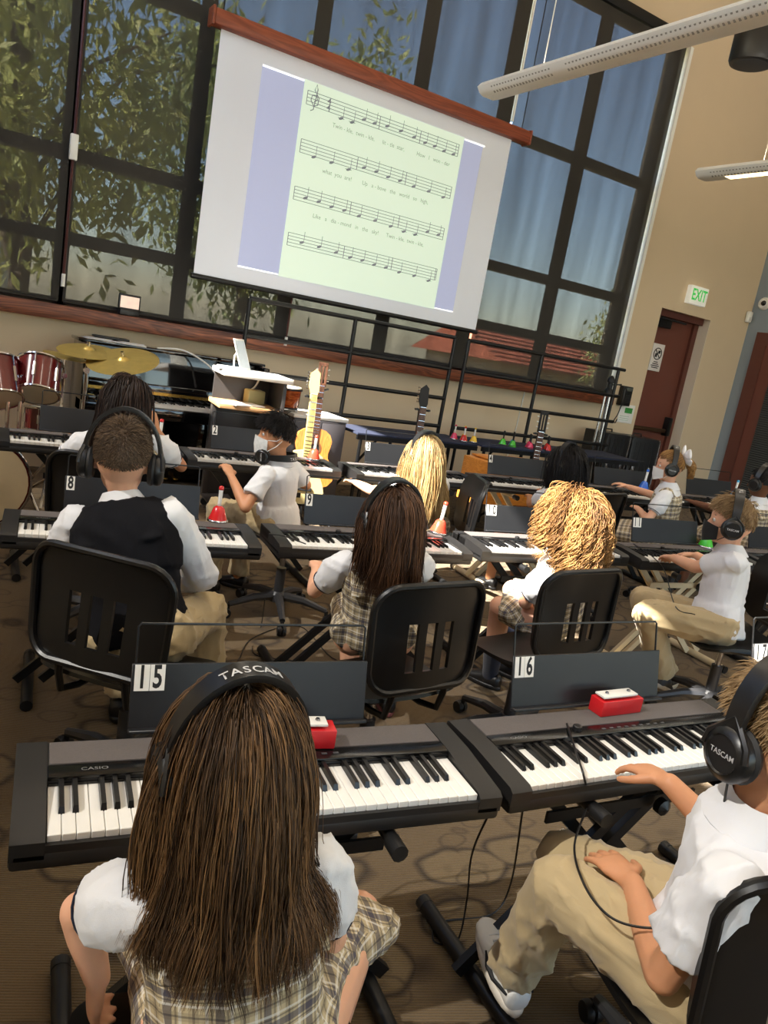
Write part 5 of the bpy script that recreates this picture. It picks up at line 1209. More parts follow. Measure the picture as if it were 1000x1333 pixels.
person('black', 'girl with wavy black hair in a white blouse at station 4', off(hd, 0.05, -0.03, -hd[2] + 0.53), off(hd, 0.01, -0.01, -0.142), hd, 12, (12, -8, 0),
       [(off(aty(690, 648, 3.80)), (-0.9, -0.6, -0.4)), (off(hd, 0.20, 0.36, -0.26), (1, -0.3, -0.6))], [off(hd, -0.10, 0.36, -hd[2] + 0.49), off(hd, 0.12, 0.36, -hd[2] + 0.49)], [off(hd, -0.10, 0.38, -hd[2] + 0.10), off(hd, 0.12, 0.38, -hd[2] + 0.10)],
       JUMPER, 'olive', dict(color='black', style='long', L=0.32, n=1300, rad=0.0021, curl=0.004, width=0.3), sc=1.02, voxel=0.0065, seed=24)
hd = aty(872, 606, 3.42)
person('bow', 'fair-haired girl with a white bow and ponytail in a plaid jumper', off(hd, 0.06, -0.03, -hd[2] + 0.53), off(hd, 0.02, -0.02, -0.142), hd, 34, (52, -10, 0),
       [(off(aty(832, 664, 3.50)), (-0.7, -0.8, -0.5)), (off(hd, 0.10, 0.38, -0.24), (1, 0.1, -0.6))], [off(hd, -0.18, 0.28, -hd[2] + 0.49), off(hd, 0.02, 0.36, -hd[2] + 0.49)], [off(hd, -0.16, 0.32, -hd[2] + 0.10), off(hd, 0.04, 0.38, -hd[2] + 0.10)],
       JUMPER, 'fair', dict(color='gold', style='tail', tie=(0.0, -0.85, 0.45)), sc=1.0, voxel=0.0065, seed=25, mask=M_MASKW)
hd = aty(992, 628, 3.32)
person('bun', 'dark-haired girl with a bun and purple hair flower in a plaid jumper', off(hd, 0.03, -0.03, -hd[2] + 0.53), off(hd, 0.01, -0.01, -0.142), hd, 6, (8, -8, 0),
       [(off(hd, -0.20, 0.36, -0.26), (-1, -0.3, -0.6)), (off(hd, 0.20, 0.36, -0.26), (1, -0.3, -0.6))], [off(hd, -0.08, 0.36, -hd[2] + 0.49), off(hd, 0.14, 0.36, -hd[2] + 0.49)], [off(hd, -0.08, 0.38, -hd[2] + 0.10), off(hd, 0.14, 0.38, -hd[2] + 0.10)],
       JUMPER, 'brown', dict(color='black', style='bun', tie=(0.15, -0.8, 0.55)), sc=1.04, voxel=0.0065, seed=26)
# hair ornaments
def hair_bow(p, sc=1.0):
    hR, hF, hU = p['axes']; c = p['head'] - hF * 0.085 + hU * 0.065
    r = empty('hair_bow', c); tag(r, 'large white ribbon bow tied on a ponytail', 'bow')
    m_ = cloth_mat('white_ribbon', srgb(238, 236, 236))
    A = hR
    for s, d in ((1, unit(A * 0.9 + hU * 0.75 - hF * 0.3)), (-1, unit(-A * 0.9 + hU * 0.3 - hF * 0.4)), (1, unit(A * 0.4 - hU * 0.8 - hF * 0.3)), (-1, unit(-A * 0.6 - hU * 0.6 - hF * 0.5))):
        b = unit(np.cross(d, hF)); S = Solid().loft([(d * t, b * w_, hF * h_) for t, w_, h_ in ((0.0, 0.010, 0.010), (0.02, 0.020, 0.014), (0.05, 0.034, 0.016), (0.075, 0.036, 0.010), (0.082, 0.030, 0.005))], 14)
        me = S.fuse(0.004, 0.5, 1); finish('loop', me, m_, r, smooth=180)
    MB().sphere((0, 0, 0), 0.015, 10, 8).build('knot', m_, r)
hair_bow(PEOPLE['bow'])
p_ = PEOPLE['bun']; hR, hF, hU = p_['axes']; c = p_['head'] - hF * 0.075 - hR * 0.040 + hU * 0.060
fr_ = empty('hair_flower', c); tag(fr_, 'purple fabric flower pinned beside a dark hair bun', 'hair flower')
M_PURPLE = cloth_mat('purple_fabric', srgb(158, 120, 214))
for k in range(6):
    d = unit(hR * math.cos(k * 1.047) + hU * math.sin(k * 1.047) - hF * 0.4)
    MB().sphere(d * 0.020, (0.016, 0.016, 0.009), 10, 6, frame((0, 0, 0), unit(np.cross(d, hF)), d, -hF)).build('petal', M_PURPLE, fr_)
MB().sphere(-hF * 0.008, 0.008, 8, 6).build('centre', mat('pale_bead', srgb(230, 215, 240), 0.3, noise=0.02), fr_)

# ------------------------------------------------------------------ headphones
M_HP = mat('headphone_black', srgb(24, 24, 25), 0.34, noise=0.1); M_PAD = mat('soft_pad_black', srgb(30, 29, 29), 0.6, noise=0.15, nscale=80); M_PRINT = mat('silver_print', srgb(200, 200, 200), 0.5, noise=0.02)
def headphones(c, hR, hF, hU, sc, label, lettering=True, tilt=0.0, cable=None, bandc=None):
    """c: midpoint between the ears; band runs over hU"""
    r = empty('headphones', c); tag(r, label, 'headphones', 'black headphones worn by the pupils')
    t = math.radians(tilt); U2 = hU * math.cos(t) - hF * math.sin(t); F2 = hF * math.cos(t) + hU * math.sin(t)
    a, b = 0.098 * sc, 0.133 * sc; pts = []
    for k in range(25):
        th = math.radians(-8 + 196 * k / 24); pts.append(hR * a * math.cos(th) * (1.0 if math.sin(th) > 0 else 1) + U2 * b * max(-0.02, math.sin(th)))
    bd = MB()
    n = len(pts)
    V = []; F = []
    for k, p in enumerate(pts):
        nr = unit(p * np.array([1, 1, 1.0])); wdt = 0.018 * sc * (0.75 + 0.35 * math.sin(math.pi * k / (n - 1)))
        for dx, dz in ((-1, -1), (1, -1), (1.05, 0), (1, 1), (-1, 1), (-1.05, 0)): V.append(p + F2 * wdt * dx + nr * 0.0055 * sc * dz)
    for k in range(n - 1):
        for j in range(6): F.append((k * 6 + j, k * 6 + (j + 1) % 6, (k + 1) * 6 + (j + 1) % 6, (k + 1) * 6 + j))
    F += [(5, 4, 3, 2, 1, 0), tuple((n - 1) * 6 + j for j in range(6))]
    band = bd.add(V, F).build('headband', M_HP, r, smooth=50)
    if lettering:
        # letters follow the crown of the band
        for k, ch in enumerate('TASCAM'):
            th = math.radians(90 + (2.5 - k) * 8.2); p = hR * a * math.cos(th) + U2 * b * math.sin(th); nr = unit(hR * math.cos(th) / a + U2 * math.sin(th) / b); tg = unit(np.cross(F2, nr))
            tg = tg if tg.dot(hR) > 0 else -tg
            text('letter', ch, 0.023 * sc, frame(p + nr * 0.0060 * sc - F2 * 0.004, tg, np.cross(nr, tg), nr), M_PRINT, band, bold=0.01)
    for s in (-1, 1):
        o = s * hR
        yk = MB().tube([o * 0.095 * sc + U2 * 0.035 * sc, o * 0.104 * sc + U2 * 0.0 + F2 * 0.036 * sc, o * 0.106 * sc - U2 * 0.02 * sc + F2 * 0.040 * sc], 0.0055 * sc, 6).tube([o * 0.095 * sc + U2 * 0.035 * sc, o * 0.104 * sc - F2 * 0.036 * sc, o * 0.106 * sc - U2 * 0.02 * sc - F2 * 0.040 * sc], 0.0055 * sc, 6)
        MBk = frame((0, 0, 0), F2, U2 if s > 0 else U2, o)
        Mx = frame(o * 0.074 * sc - U2 * 0.022 * sc, F2, U2, np.cross(F2, U2) if np.dot(np.cross(F2, U2), o) > 0 else np.cross(F2, U2))
        zs = 1 if np.dot(np.cross(F2, U2), o) > 0 else -1
        Mx = Mx @ Matrix.Diagonal((sc, sc, sc * zs, 1))
        cp = MB().lathe([(0, 0.010), (0.036, 0.010), (0.043, 0.014), (0.0435, 0.024), (0.040, 0.032), (0.030, 0.037), (0.028, 0.034), (0.0, 0.034)], 22, Mx).build('ear_cup', M_HP, r)
        MB().lathe([(0.020, 0.012), (0.040, 0.014), (0.045, 0.006), (0.040, -0.004), (0.026, -0.006), (0.020, 0.0)], 22, Mx).build('ear_pad', M_PAD, cp)
        yk.build('yoke', M_HP, r)
        if lettering:
            tx = F2 if zs < 0 else -F2
            # reads left to right seen from outside
            tg = unit(np.cross(U2, o)); text('cup_lettering', 'TASCAM', 0.012 * sc, frame(o * (0.074 + 0.0348) * sc - U2 * 0.022 * sc, tg, U2, o), M_PRINT, cp, bold=0.01)
    if cable is not None:
        q = [-hR * 0.085 * sc - U2 * 0.066 * sc] + [np.asarray(k, float) - np.asarray(c) for k in cable]
        MB().tube(smooth_path(q), 0.0022, 6).build('cable', M_BLACK, r)
    return r
def smooth_path(q, n=8):
    q = [np.asarray(p, float) for p in q]; q = [2 * q[0] - q[1]] + q + [2 * q[-1] - q[-2]]; out = []
    for i in range(1, len(q) - 2):
        for k in range(n):
            t = k / n; out.append(0.5 * ((2 * q[i]) + (-q[i - 1] + q[i + 1]) * t + (2 * q[i - 1] - 5 * q[i] + 4 * q[i + 1] - q[i + 2]) * t * t + (-q[i - 1] + 3 * q[i] - 3 * q[i + 1] + q[i + 2]) * t ** 3))
    out.append(q[-2]); return out
def worn(key, label, tilt=8, lettering=True, cable=None):
    p = PEOPLE[key]; headphones(p['head'], *p['axes'], p['sc'] * 1.02, label, lettering, tilt, cable)
worn('g15', 'black headphones on the long chestnut hair, brand name on the band', 20)
worn('b16', 'black headphones worn by the boy resting a hand on his knee', 10, cable=[atz(938, 1066, 0.80), atz(925, 1085, 0.76), atz(930, 1110, 0.72)])
worn('vest', 'black headphones over the cropped hair of the boy in the vest', 4, False)
worn('g9', 'black headphones over straight brown hair', 8, False)
worn('b11', 'black headphones worn by the boy with the black mask', 6)
worn('blonde', 'black headphones over long blonde hair', 8, False)
worn('black', 'black headphones over wavy black hair', 6, False)
worn('bow', 'black headphones below the white hair bow', 14)
worn('bun', 'black headphones next to the purple hair flower', 14, False)
for key, lab in (('g1', 'black headphones hung round the neck of the girl by the drums'), ('mask', 'black headphones hung round the neck of the masked boy')):
    p = PEOPLE[key]; c = p['neck'] + p['F'] * 0.035 + p['U'] * 0.035
    headphones(c, p['R'], p['U'], -p['F'], 0.92, lab, True, 0)

# ------------------------------------------------------------------ risers and rails
M_NAVYDECK = mat('navy_riser_carpet', srgb(34, 40, 62), 0.9, noise=0.2, nscale=90)
M_RAIL = mat('black_rail_tube', srgb(18, 18, 19), 0.4, metal=0.2, noise=0.1)
def rail(x0, x1, posts, label, hang=0.0):
    r = empty('guard_rail', ((x0 + x1) / 2, 6.30, 0)); tag(r, label, 'railing', 'black guard rails of the risers')
    c = (x0 + x1) / 2
    for z in (1.69, 1.385, 1.09, 0.81): MB().tube([(x0 - c, 0, z), (x1 - c + hang, 0, z)], 0.019, 10).build('rail', M_RAIL, r)
    for p in posts: MB().tube([(p - c, 0, 0.0), (p - c, 0, 1.69)], 0.019, 10).build('post', M_RAIL, r)
rail(2.40, 4.55, (2.40, 3.42, 4.55), 'black four-bar guard rail in front of the screen and guitars')
rail(4.72, 6.90, (4.72, 5.71, 6.90), 'black four-bar guard rail beside the tripod', 0.1)
def riser(x0, x1, y0, y1, z, label):
    r = empty('riser_platform', ((x0 + x1) / 2, (y0 + y1) / 2, 0)); tag(r, label, 'riser', 'choir risers')
    hx, hy = (x1 - x0) / 2, (y1 - y0) / 2
    MB().rbox(-hx, hx, -hy, hy, z - 0.02, z, 0.004).build('deck', M_NAVYDECK, r)
    MB().box(-hx, hx, -hy - 0.004, -hy + 0.02, z - 0.06, z - 0.02).box(-hx, hx, hy - 0.02, hy, z - 0.06, z - 0.02).build('edge_frame', M_RAIL, r, smooth=0)
    for sx in (-1, 0, 1):
        for sy in (-1, 1): MB().tube([(sx * (hx - 0.06), sy * (hy - 0.04), 0.0), (sx * (hx - 0.06), sy * (hy - 0.04), z - 0.02)], 0.016, 8).build('leg', M_RAIL, r)
        if sx: MB().tube([(sx * (hx - 0.06), hy - 0.04, 0.06), (sx * (hx - 0.4), 0, z - 0.04)], 0.012, 8).build('brace', M_RAIL, r)
riser(3.30, 4.62, 5.72, 6.26, 0.74, 'navy riser platform behind the slim guitar neck')
riser(4.68, 6.90, 5.72, 6.26, 0.74, 'navy riser platform carrying the coloured handbells')
riser(3.30, 4.62, 5.12, 5.68, 0.46, 'low navy riser step below the slim dark guitar neck')
riser(4.68, 6.60, 5.12, 5.68, 0.46, 'low navy riser step behind the orange wooden box')

# ------------------------------------------------------------------ handbells
def bell_proto():
    return dict(
        cup=MB().lathe([(0.036, 0.0), (0.0385, 0.004), (0.037, 0.010), (0.029, 0.032), (0.022, 0.054), (0.012, 0.062), (0.0, 0.064)], 20).mesh('cup'),
        lip=MB().lathe([(0.036, -0.002), (0.042, 0.0), (0.042, 0.006), (0.037, 0.009)], 20).mesh('lip'),
        handle=MB().lathe([(0.009, 0.060), (0.0075, 0.075), (0.0085, 0.125), (0.009, 0.130)], 12).mesh('handle'),
        cap=MB().lathe([(0.0092, 0.128), (0.0100, 0.132), (0.0095, 0.142), (0.0, 0.145)], 12).mesh('cap'))
for me in (BP := bell_proto()).values():
    me.polygons.foreach_set('use_smooth', [True] * len(me.polygons))
def bell(loc, col, cname, label, handle='white', k=1.0, tilt=(0, 0), group=None):
    r = empty('handbell', loc); r.rotation_euler = (math.radians(tilt[0]), math.radians(tilt[1]), 0); r.scale = (k, k, k); tag(r, label, 'handbell', group)
    mc = mat(cname + '_bell_enamel', col, 0.22, noise=0.04, coat=0.4); mh = M_WHITE if handle == 'white' else M_BLACK
    for nm, m in (('cup', mc), ('lip', M_CHROME if handle == 'white' else mc), ('handle', mh), ('cap', mc if handle == 'white' else M_BLACK)):
        o = bpy.data.objects.new(nm, BP[nm]); COL.objects.link(o); o.parent = r
        if not BP[nm].materials: BP[nm].materials.append(m)
        o.material_slots[0].link = 'OBJECT'; o.material_slots[0].material = m
RED, ORED, GRN, BLU, YEL, PNK, AQU = srgb(206, 30, 34), srgb(228, 70, 48), srgb(70, 190, 50), srgb(40, 100, 200), srgb(232, 190, 40), srgb(214, 50, 96), srgb(60, 160, 210)
bell(atz(283, 678, Z2), RED, 'red', 'red handbell with white handle standing at the end of keyboard 8', k=1.05)
bell(atz(408, 598, Z1), ORED, 'scarlet', 'red handbell with white handle beside the orange guitar', k=1.05)
bell(atz(570, 694, Z2), ORED, 'scarlet', 'red handbell with white handle next to the brown-haired girl', k=1.1, tilt=(0, 6))
bell(KB['5'][1] + np.array([0.18, -0.06, 0.076]), BLU, 'blue', 'blue handbell with white handle by the girl with the bow', k=1.15, tilt=(0, 3))
bell(atz(918, 712, Z2), GRN, 'green', 'green handbell with white handle by the boy in the black mask', k=1.15)
bell(atz(207, 582, Z1), RED, 'red', 'red-tipped white handbell by the girl with a raised arm', k=1.1)
bell(KB['6'][1] + np.array([0.22, -0.06, 0.076]), AQU, 'aqua', 'aqua-tipped white handbell by the louvred door', k=1.15, tilt=(0, 3))
bell(KB['4'][1] + np.array([0.40, -0.05, 0.076]), GRN, 'green', 'green handbell beside the black-haired girl', k=1.1)
for i, (px, col, cn) in enumerate(((592, PNK, 'pink'), (598, RED, 'red'), (605, YEL, 'yellow'), (611, YEL, 'yellow'))):
    q = aty(px, 573, 5.93); bell((q[0], 5.95 - 0.085 * (i % 2), 0.74), col, cn, {'pink': 'pink handbell with white handle on the riser', 'red': 'plain red handbell with white handle on the riser', 'yellow': 'yellow handbell with white handle on the riser'}[cn], 'white', 0.98, group='white-handled handbells on the riser')
for i, (px, col, cn) in enumerate(((655, GRN, 'green'), (661, GRN, 'green'), (668, AQU, 'aqua'), (684, PNK, 'pink'), (690, PNK, 'pink'), (696, PNK, 'pink'), (702, PNK, 'pink'), (708, RED, 'red'), (714, RED, 'red'))):
    q = aty(px, 582, 5.90); bell((q[0], 5.92 - 0.085 * (i % 2), 0.74), col, cn, cn + ' handbell with black handle on the riser', 'black', 0.98, group='black-handled handbells on the riser')
# resonator bars
def resonator(loc, a, label):
    r = empty('resonator_bell', loc, a); tag(r, label, 'resonator bell', 'red resonator bells on the keyboards')
    MB().rbox(-0.075, 0.075, -0.024, 0.024, 0, 0.042, 0.002).build('box', mat('red_resonator_box', srgb(200, 32, 38), 0.35, noise=0.04), r)
    b = MB().rbox(-0.070, 0.055, -0.018, 0.018, 0.048, 0.054, 0.0015).build('tone_bar', mat('brushed_white_bar', srgb(226, 224, 218), 0.35, noise=0.02), r)
    for x in (-0.045, 0.035): MB().lathe([(0.004, 0.040), (0.004, 0.056), (0.0055, 0.0562), (0.004, 0.059), (0, 0.059)], 10, Matrix.Translation((x, 0, 0))).build('pin', M_CHROME, b)
resonator(off(atz(404, 972, Z3 + 0.001), -0.02, 0.02), math.radians(-14), 'small red resonator bell on the keyboard of the long-haired girl')
resonator(atz(800, 925, Z3 + 0.001), math.radians(-2), 'red resonator bell with a white bar on the keyboard of the seated boy')

# ------------------------------------------------------------------ upright piano
M_GLOSS = mat('piano_black_lacquer', srgb(12, 12, 13), 0.08, noise=0.05, coat=0.6)
pn_ = empty('upright_piano', (1.92, 6.62, 0)); tag(pn_, 'black lacquered upright piano under the window sill', 'piano')
MB().rbox(-0.77, -0.72, -0.26, 0.22, 0, 1.13, 0.006).rbox(0.72, 0.77, -0.26, 0.22, 0, 1.13, 0.006).rbox(-0.72, 0.72, -0.02, 0.22, 0.05, 1.13, 0.004).build('cabinet', M_GLOSS, pn_)
MB().rbox(-0.79, 0.79, -0.10, 0.24, 1.13, 1.155, 0.006).build('lid', M_GLOSS, pn_)
MB().add([(-0.72, -0.06, 0.80), (0.72, -0.06, 0.80), (0.72, -0.03, 1.12), (-0.72, -0.03, 1.12), (-0.72, -0.02, 0.80), (0.72, -0.02, 0.80), (0.72, -0.02, 1.12), (-0.72, -0.02, 1.12)], [(0, 1, 2, 3), (4, 7, 6, 5), (0, 4, 5, 1), (3, 2, 6, 7), (0, 3, 7, 4), (1, 5, 6, 2)]).build('upper_panel', M_GLOSS, pn_, smooth=0)
MB().rbox(-0.72, 0.72, -0.10, -0.06, 0.745, 0.86, 0.006).build('fallboard', M_GLOSS, pn_)
MB().box(-0.70, 0.70, -0.104, -0.0995, 0.775, 0.800).build('brass_strip', mat('brass', srgb(196, 162, 84), 0.25, metal=0.9, noise=0.1, nscale=12), pn_, smooth=0)
MB().rbox(-0.77, 0.77, -0.36, -0.06, 0.60, 0.70, 0.008).build('key_bed', M_GLOSS, pn_)
_w = MB(); _k = MB()
for i in range(52): _w.box(-0.615 + i * 0.02365, -0.615 + (i + 1) * 0.02365 - 0.0012, -0.33, -0.10, 0.70, 0.726)
for i in range(51):
    if (i + 5) % 7 in (0, 1, 3, 4, 5): _k.box(-0.615 + (i + 1) * 0.02365 - 0.0055, -0.615 + (i + 1) * 0.02365 + 0.0055, -0.235, -0.10, 0.72, 0.738)
_w.build('white_keys', M_KWHITE, pn_, smooth=0)['kind'] = 'stuff'; _k.build('black_keys', M_KBLACK, pn_, smooth=0)['kind'] = 'stuff'
for s in (-1, 1):
    MB().rbox(s * 0.70 - 0.05, s * 0.70 + 0.05, -0.35, -0.27, 0.0, 0.60, 0.01).build('leg', M_GLOSS, pn_)
    MB().rbox(s * 0.70 - 0.03, s * 0.70 + 0.03, -0.335, -0.10, 0.70, 0.745, 0.006).build('key_block', M_GLOSS, pn_)
MB().rbox(-0.70, 0.70, -0.05, -0.02, 0.10, 0.60, 0.004).build('lower_panel', M_GLOSS, pn_)
for k in (-1, 0, 1): MB().rbox(k * 0.09 - 0.02, k * 0.09 + 0.02, -0.13, -0.03, 0.06, 0.075, 0.005).build('pedal', MATS['brass'], pn_)
M_PAPER = mat('white_paper', srgb(238, 238, 236), 0.8, noise=0.02)
for i, (x, y, a, lab) in enumerate(((1.34, 6.66, 0.1, 'stack of white papers on the piano lid under the dark folder'), (1.52, 6.60, -0.25, 'loose white papers sliding over the piano lid'))):
    r = empty('paper_stack', (x, y, 1.1552), a); tag(r, lab, 'papers')
    for k in range(4): MB().rbox(-0.15 + 0.01 * k, 0.15 - 0.006 * k, -0.105, 0.105, 0.0028 * k, 0.0028 * k + 0.0026, 0.001, 1, rz(0.05 * (k % 3))).build('sheet', M_PAPER, r)
tag(MB().rbox(1.28, 1.56, 6.70, 6.82, 1.1685, 1.186, 0.004).build('folder', M_BLACK), 'dark folder lying on papers on the piano', 'folder')
_cq = [(1.75, 6.55, 1.16), (1.95, 6.50, 1.175), (2.12, 6.36, 1.10), (2.22, 6.2, 0.98), (2.30, 6.0, 0.93), (2.36, 5.85, 1.0), (2.38, 5.78, 1.13)]
tag(MB().tube(smooth_path(_cq), 0.007, 6).build('cable', M_WHITE), 'white charging cable looping from the piano to the cart', 'cable')
# small screen on the sill
sd2 = empty('small_display', (1.57, 6.885, 1.376), 0.15); tag(sd2, 'small black display standing on the oak sill', 'display')
MB().rbox(-0.095, 0.095, -0.008, 0.012, 0.045, 0.175, 0.006).build('bezel', M_BLACK, sd2)
MB().box(-0.080, 0.080, -0.010, -0.008, 0.062, 0.158).build('screen', mat('lit_display', srgb(200, 150, 120), 0.3, noise=0.6, nscale=14, emit=(0.9, 0.72, 0.6), estr=0.5), sd2, smooth=0)
MB().rbox(-0.085, 0.085, -0.03, 0.04, 0.0, 0.05, 0.01).build('stand', M_BLACK, sd2)

# ------------------------------------------------------------------ teacher's cart with tablet
ct = empty('media_cart', (2.28, 5.72, 0), -0.12); tag(ct, 'tall dark media cart with a white top beside the piano', 'cart')
M_CART = mat('dark_laminate', srgb(52, 48, 46), 0.4, noise=0.1)
MB().rbox(-0.27, 0.27, -0.22, 0.22, 1.085, 1.125, 0.006).build('top', mat('white_laminate', srgb(232, 230, 224), 0.35, noise=0.02), ct)
MB().rbox(0.20, 0.23, -0.20, 0.20, 0.08, 1.085, 0.004).build('side_panel', M_CART, ct)
MB().rbox(-0.27, 0.20, -0.20, 0.22, 0.84, 0.875, 0.004).build('shelf', wood_mat('maple_shelf', srgb(170, 128, 86), srgb(196, 156, 110), (2, 14, 14), 0.5), ct)
MB().rbox(-0.25, 0.20, 0.18, 0.21, 0.08, 1.085, 0.004).build('back_panel', M_CART, ct)
MB().rbox(-0.25, -0.21, 0.14, 0.18, 0.08, 0.84, 0.004).build('post', M_CART, ct)
for sx in (-0.22, 0.2):
    for sy in (-0.16, 0.16): MB().lathe([(0, -0.012), (0.03, -0.012), (0.03, 0.012), (0, 0.012)], 12, frame((sx, sy, 0.03), (1, 0, 0), (0, 0, 1), (0, -1, 0))).tube([(sx, sy, 0.05), (sx, sy, 0.085)], 0.012, 6).build('caster', M_BLACK, ct)
MB().rbox(-0.25, 0.2, -0.18, 0.18, 0.075, 0.10, 0.004).build('base', M_CART, ct)
tb = empty('tablet', (2.22, 5.72, 1.1255), 0.75); tag(tb, 'white-framed tablet propped upright on the media cart', 'tablet')
MT = Matrix.Rotation(math.radians(-22), 4, 'X')
MB().rbox(-0.085, 0.085, -0.004, 0.004, 0.006, 0.25, 0.003, 2, MT).build('frame', M_WHITE, tb)
MB().box(-0.073, 0.073, -0.0055, -0.0042, 0.022, 0.235, MT).build('screen', mat('tablet_screen', srgb(176, 184, 190), 0.15, noise=0.12, nscale=60, emit=(0.7, 0.75, 0.8), estr=0.15), tb, smooth=0)
MB().tube([(0, 0.07, 0.17), (0, 0.11, 0.10), (0, 0.105, 0.006)], 0.006, 8).build('prop', M_WHITE, tb)
r = empty('notebook', (2.20, 5.62, 0.8755), 0.3); tag(r, 'open white notebook on the cart shelf', 'notebook')
MB().rbox(-0.14, 0.0, -0.09, 0.09, 0, 0.012, 0.003).rbox(0.002, 0.14, -0.09, 0.09, 0, 0.010, 0.003).build('pages', M_PAPER, r)
tag(MB().rbox(2.28, 2.42, 5.74, 5.86, 0.8755, 0.985, 0.01).build('card_box', mat('khaki_card', srgb(150, 140, 96), 0.8, noise=0.1)), 'khaki cardboard box at the back of the cart shelf', 'box')
tag(MB().rbox(1.98, 2.16, 5.60, 5.72, 1.1256, 1.15, 0.008).build('keypad', M_WHITE), 'white keypad lying on the media cart top', 'keypad')
# low white cabinet with bongo
cb = empty('low_cabinet', (2.98, 6.02, 0)); tag(cb, 'low grey cabinet with a white top below the bongo drum', 'cabinet')
MB().rbox(-0.25, 0.25, -0.2, 0.2, 0.0, 0.80, 0.006).build('body', mat('pale_lilac_laminate', srgb(84, 80, 84), 0.5, noise=0.03), cb)
MB().rbox(-0.26, 0.26, -0.215, 0.21, 0.80, 0.83, 0.004).build('top', MATS['white_laminate'], cb)
for s in (-1, 1): 
    d_ = MB().rbox(s * 0.125 - 0.115, s * 0.125 + 0.115, -0.215, -0.2, 0.04, 0.78, 0.004).build('door', MATS['pale_lilac_laminate'], cb); MB().rbox(s * 0.03 - 0.006, s * 0.03 + 0.006, -0.23, -0.214, 0.36, 0.46, 0.003).build('handle', M_CHROME, d_)
q = aty(376, 512, 5.98)
bg = empty('bongo_drum', (q[0], 5.98, 0.8305)); tag(bg, 'sunburst wooden bongo drum on the low grey cabinet', 'drum')
MB().lathe([(0.085, 0.03), (0.098, 0.10), (0.105, 0.20)], 24).build('shell', wood_mat('sunburst_wood', srgb(120, 48, 18), srgb(176, 88, 36), (3, 3, 12), 0.25), bg)
MB().lathe([(0.0, 0.208), (0.10, 0.206), (0.108, 0.196), (0.108, 0.185)], 24).build('head', mat('drum_skin', srgb(224, 210, 184), 0.6, noise=0.04), bg)
MB().lathe([(0.106, 0.178), (0.113, 0.178), (0.113, 0.194), (0.106, 0.194)], 24).lathe([(0.084, 0.02), (0.092, 0.02), (0.092, 0.034), (0.084, 0.034)], 24).build('hoop', M_BLACKMETAL, bg)
for k in range(5):
    a = k * 1.2566 + 0.3; MB().tube([(0.116 * math.cos(a), 0.116 * math.sin(a), 0.185), (0.100 * math.cos(a), 0.100 * math.sin(a), 0.0)], 0.005, 6).build('lug', M_CHROME, bg)

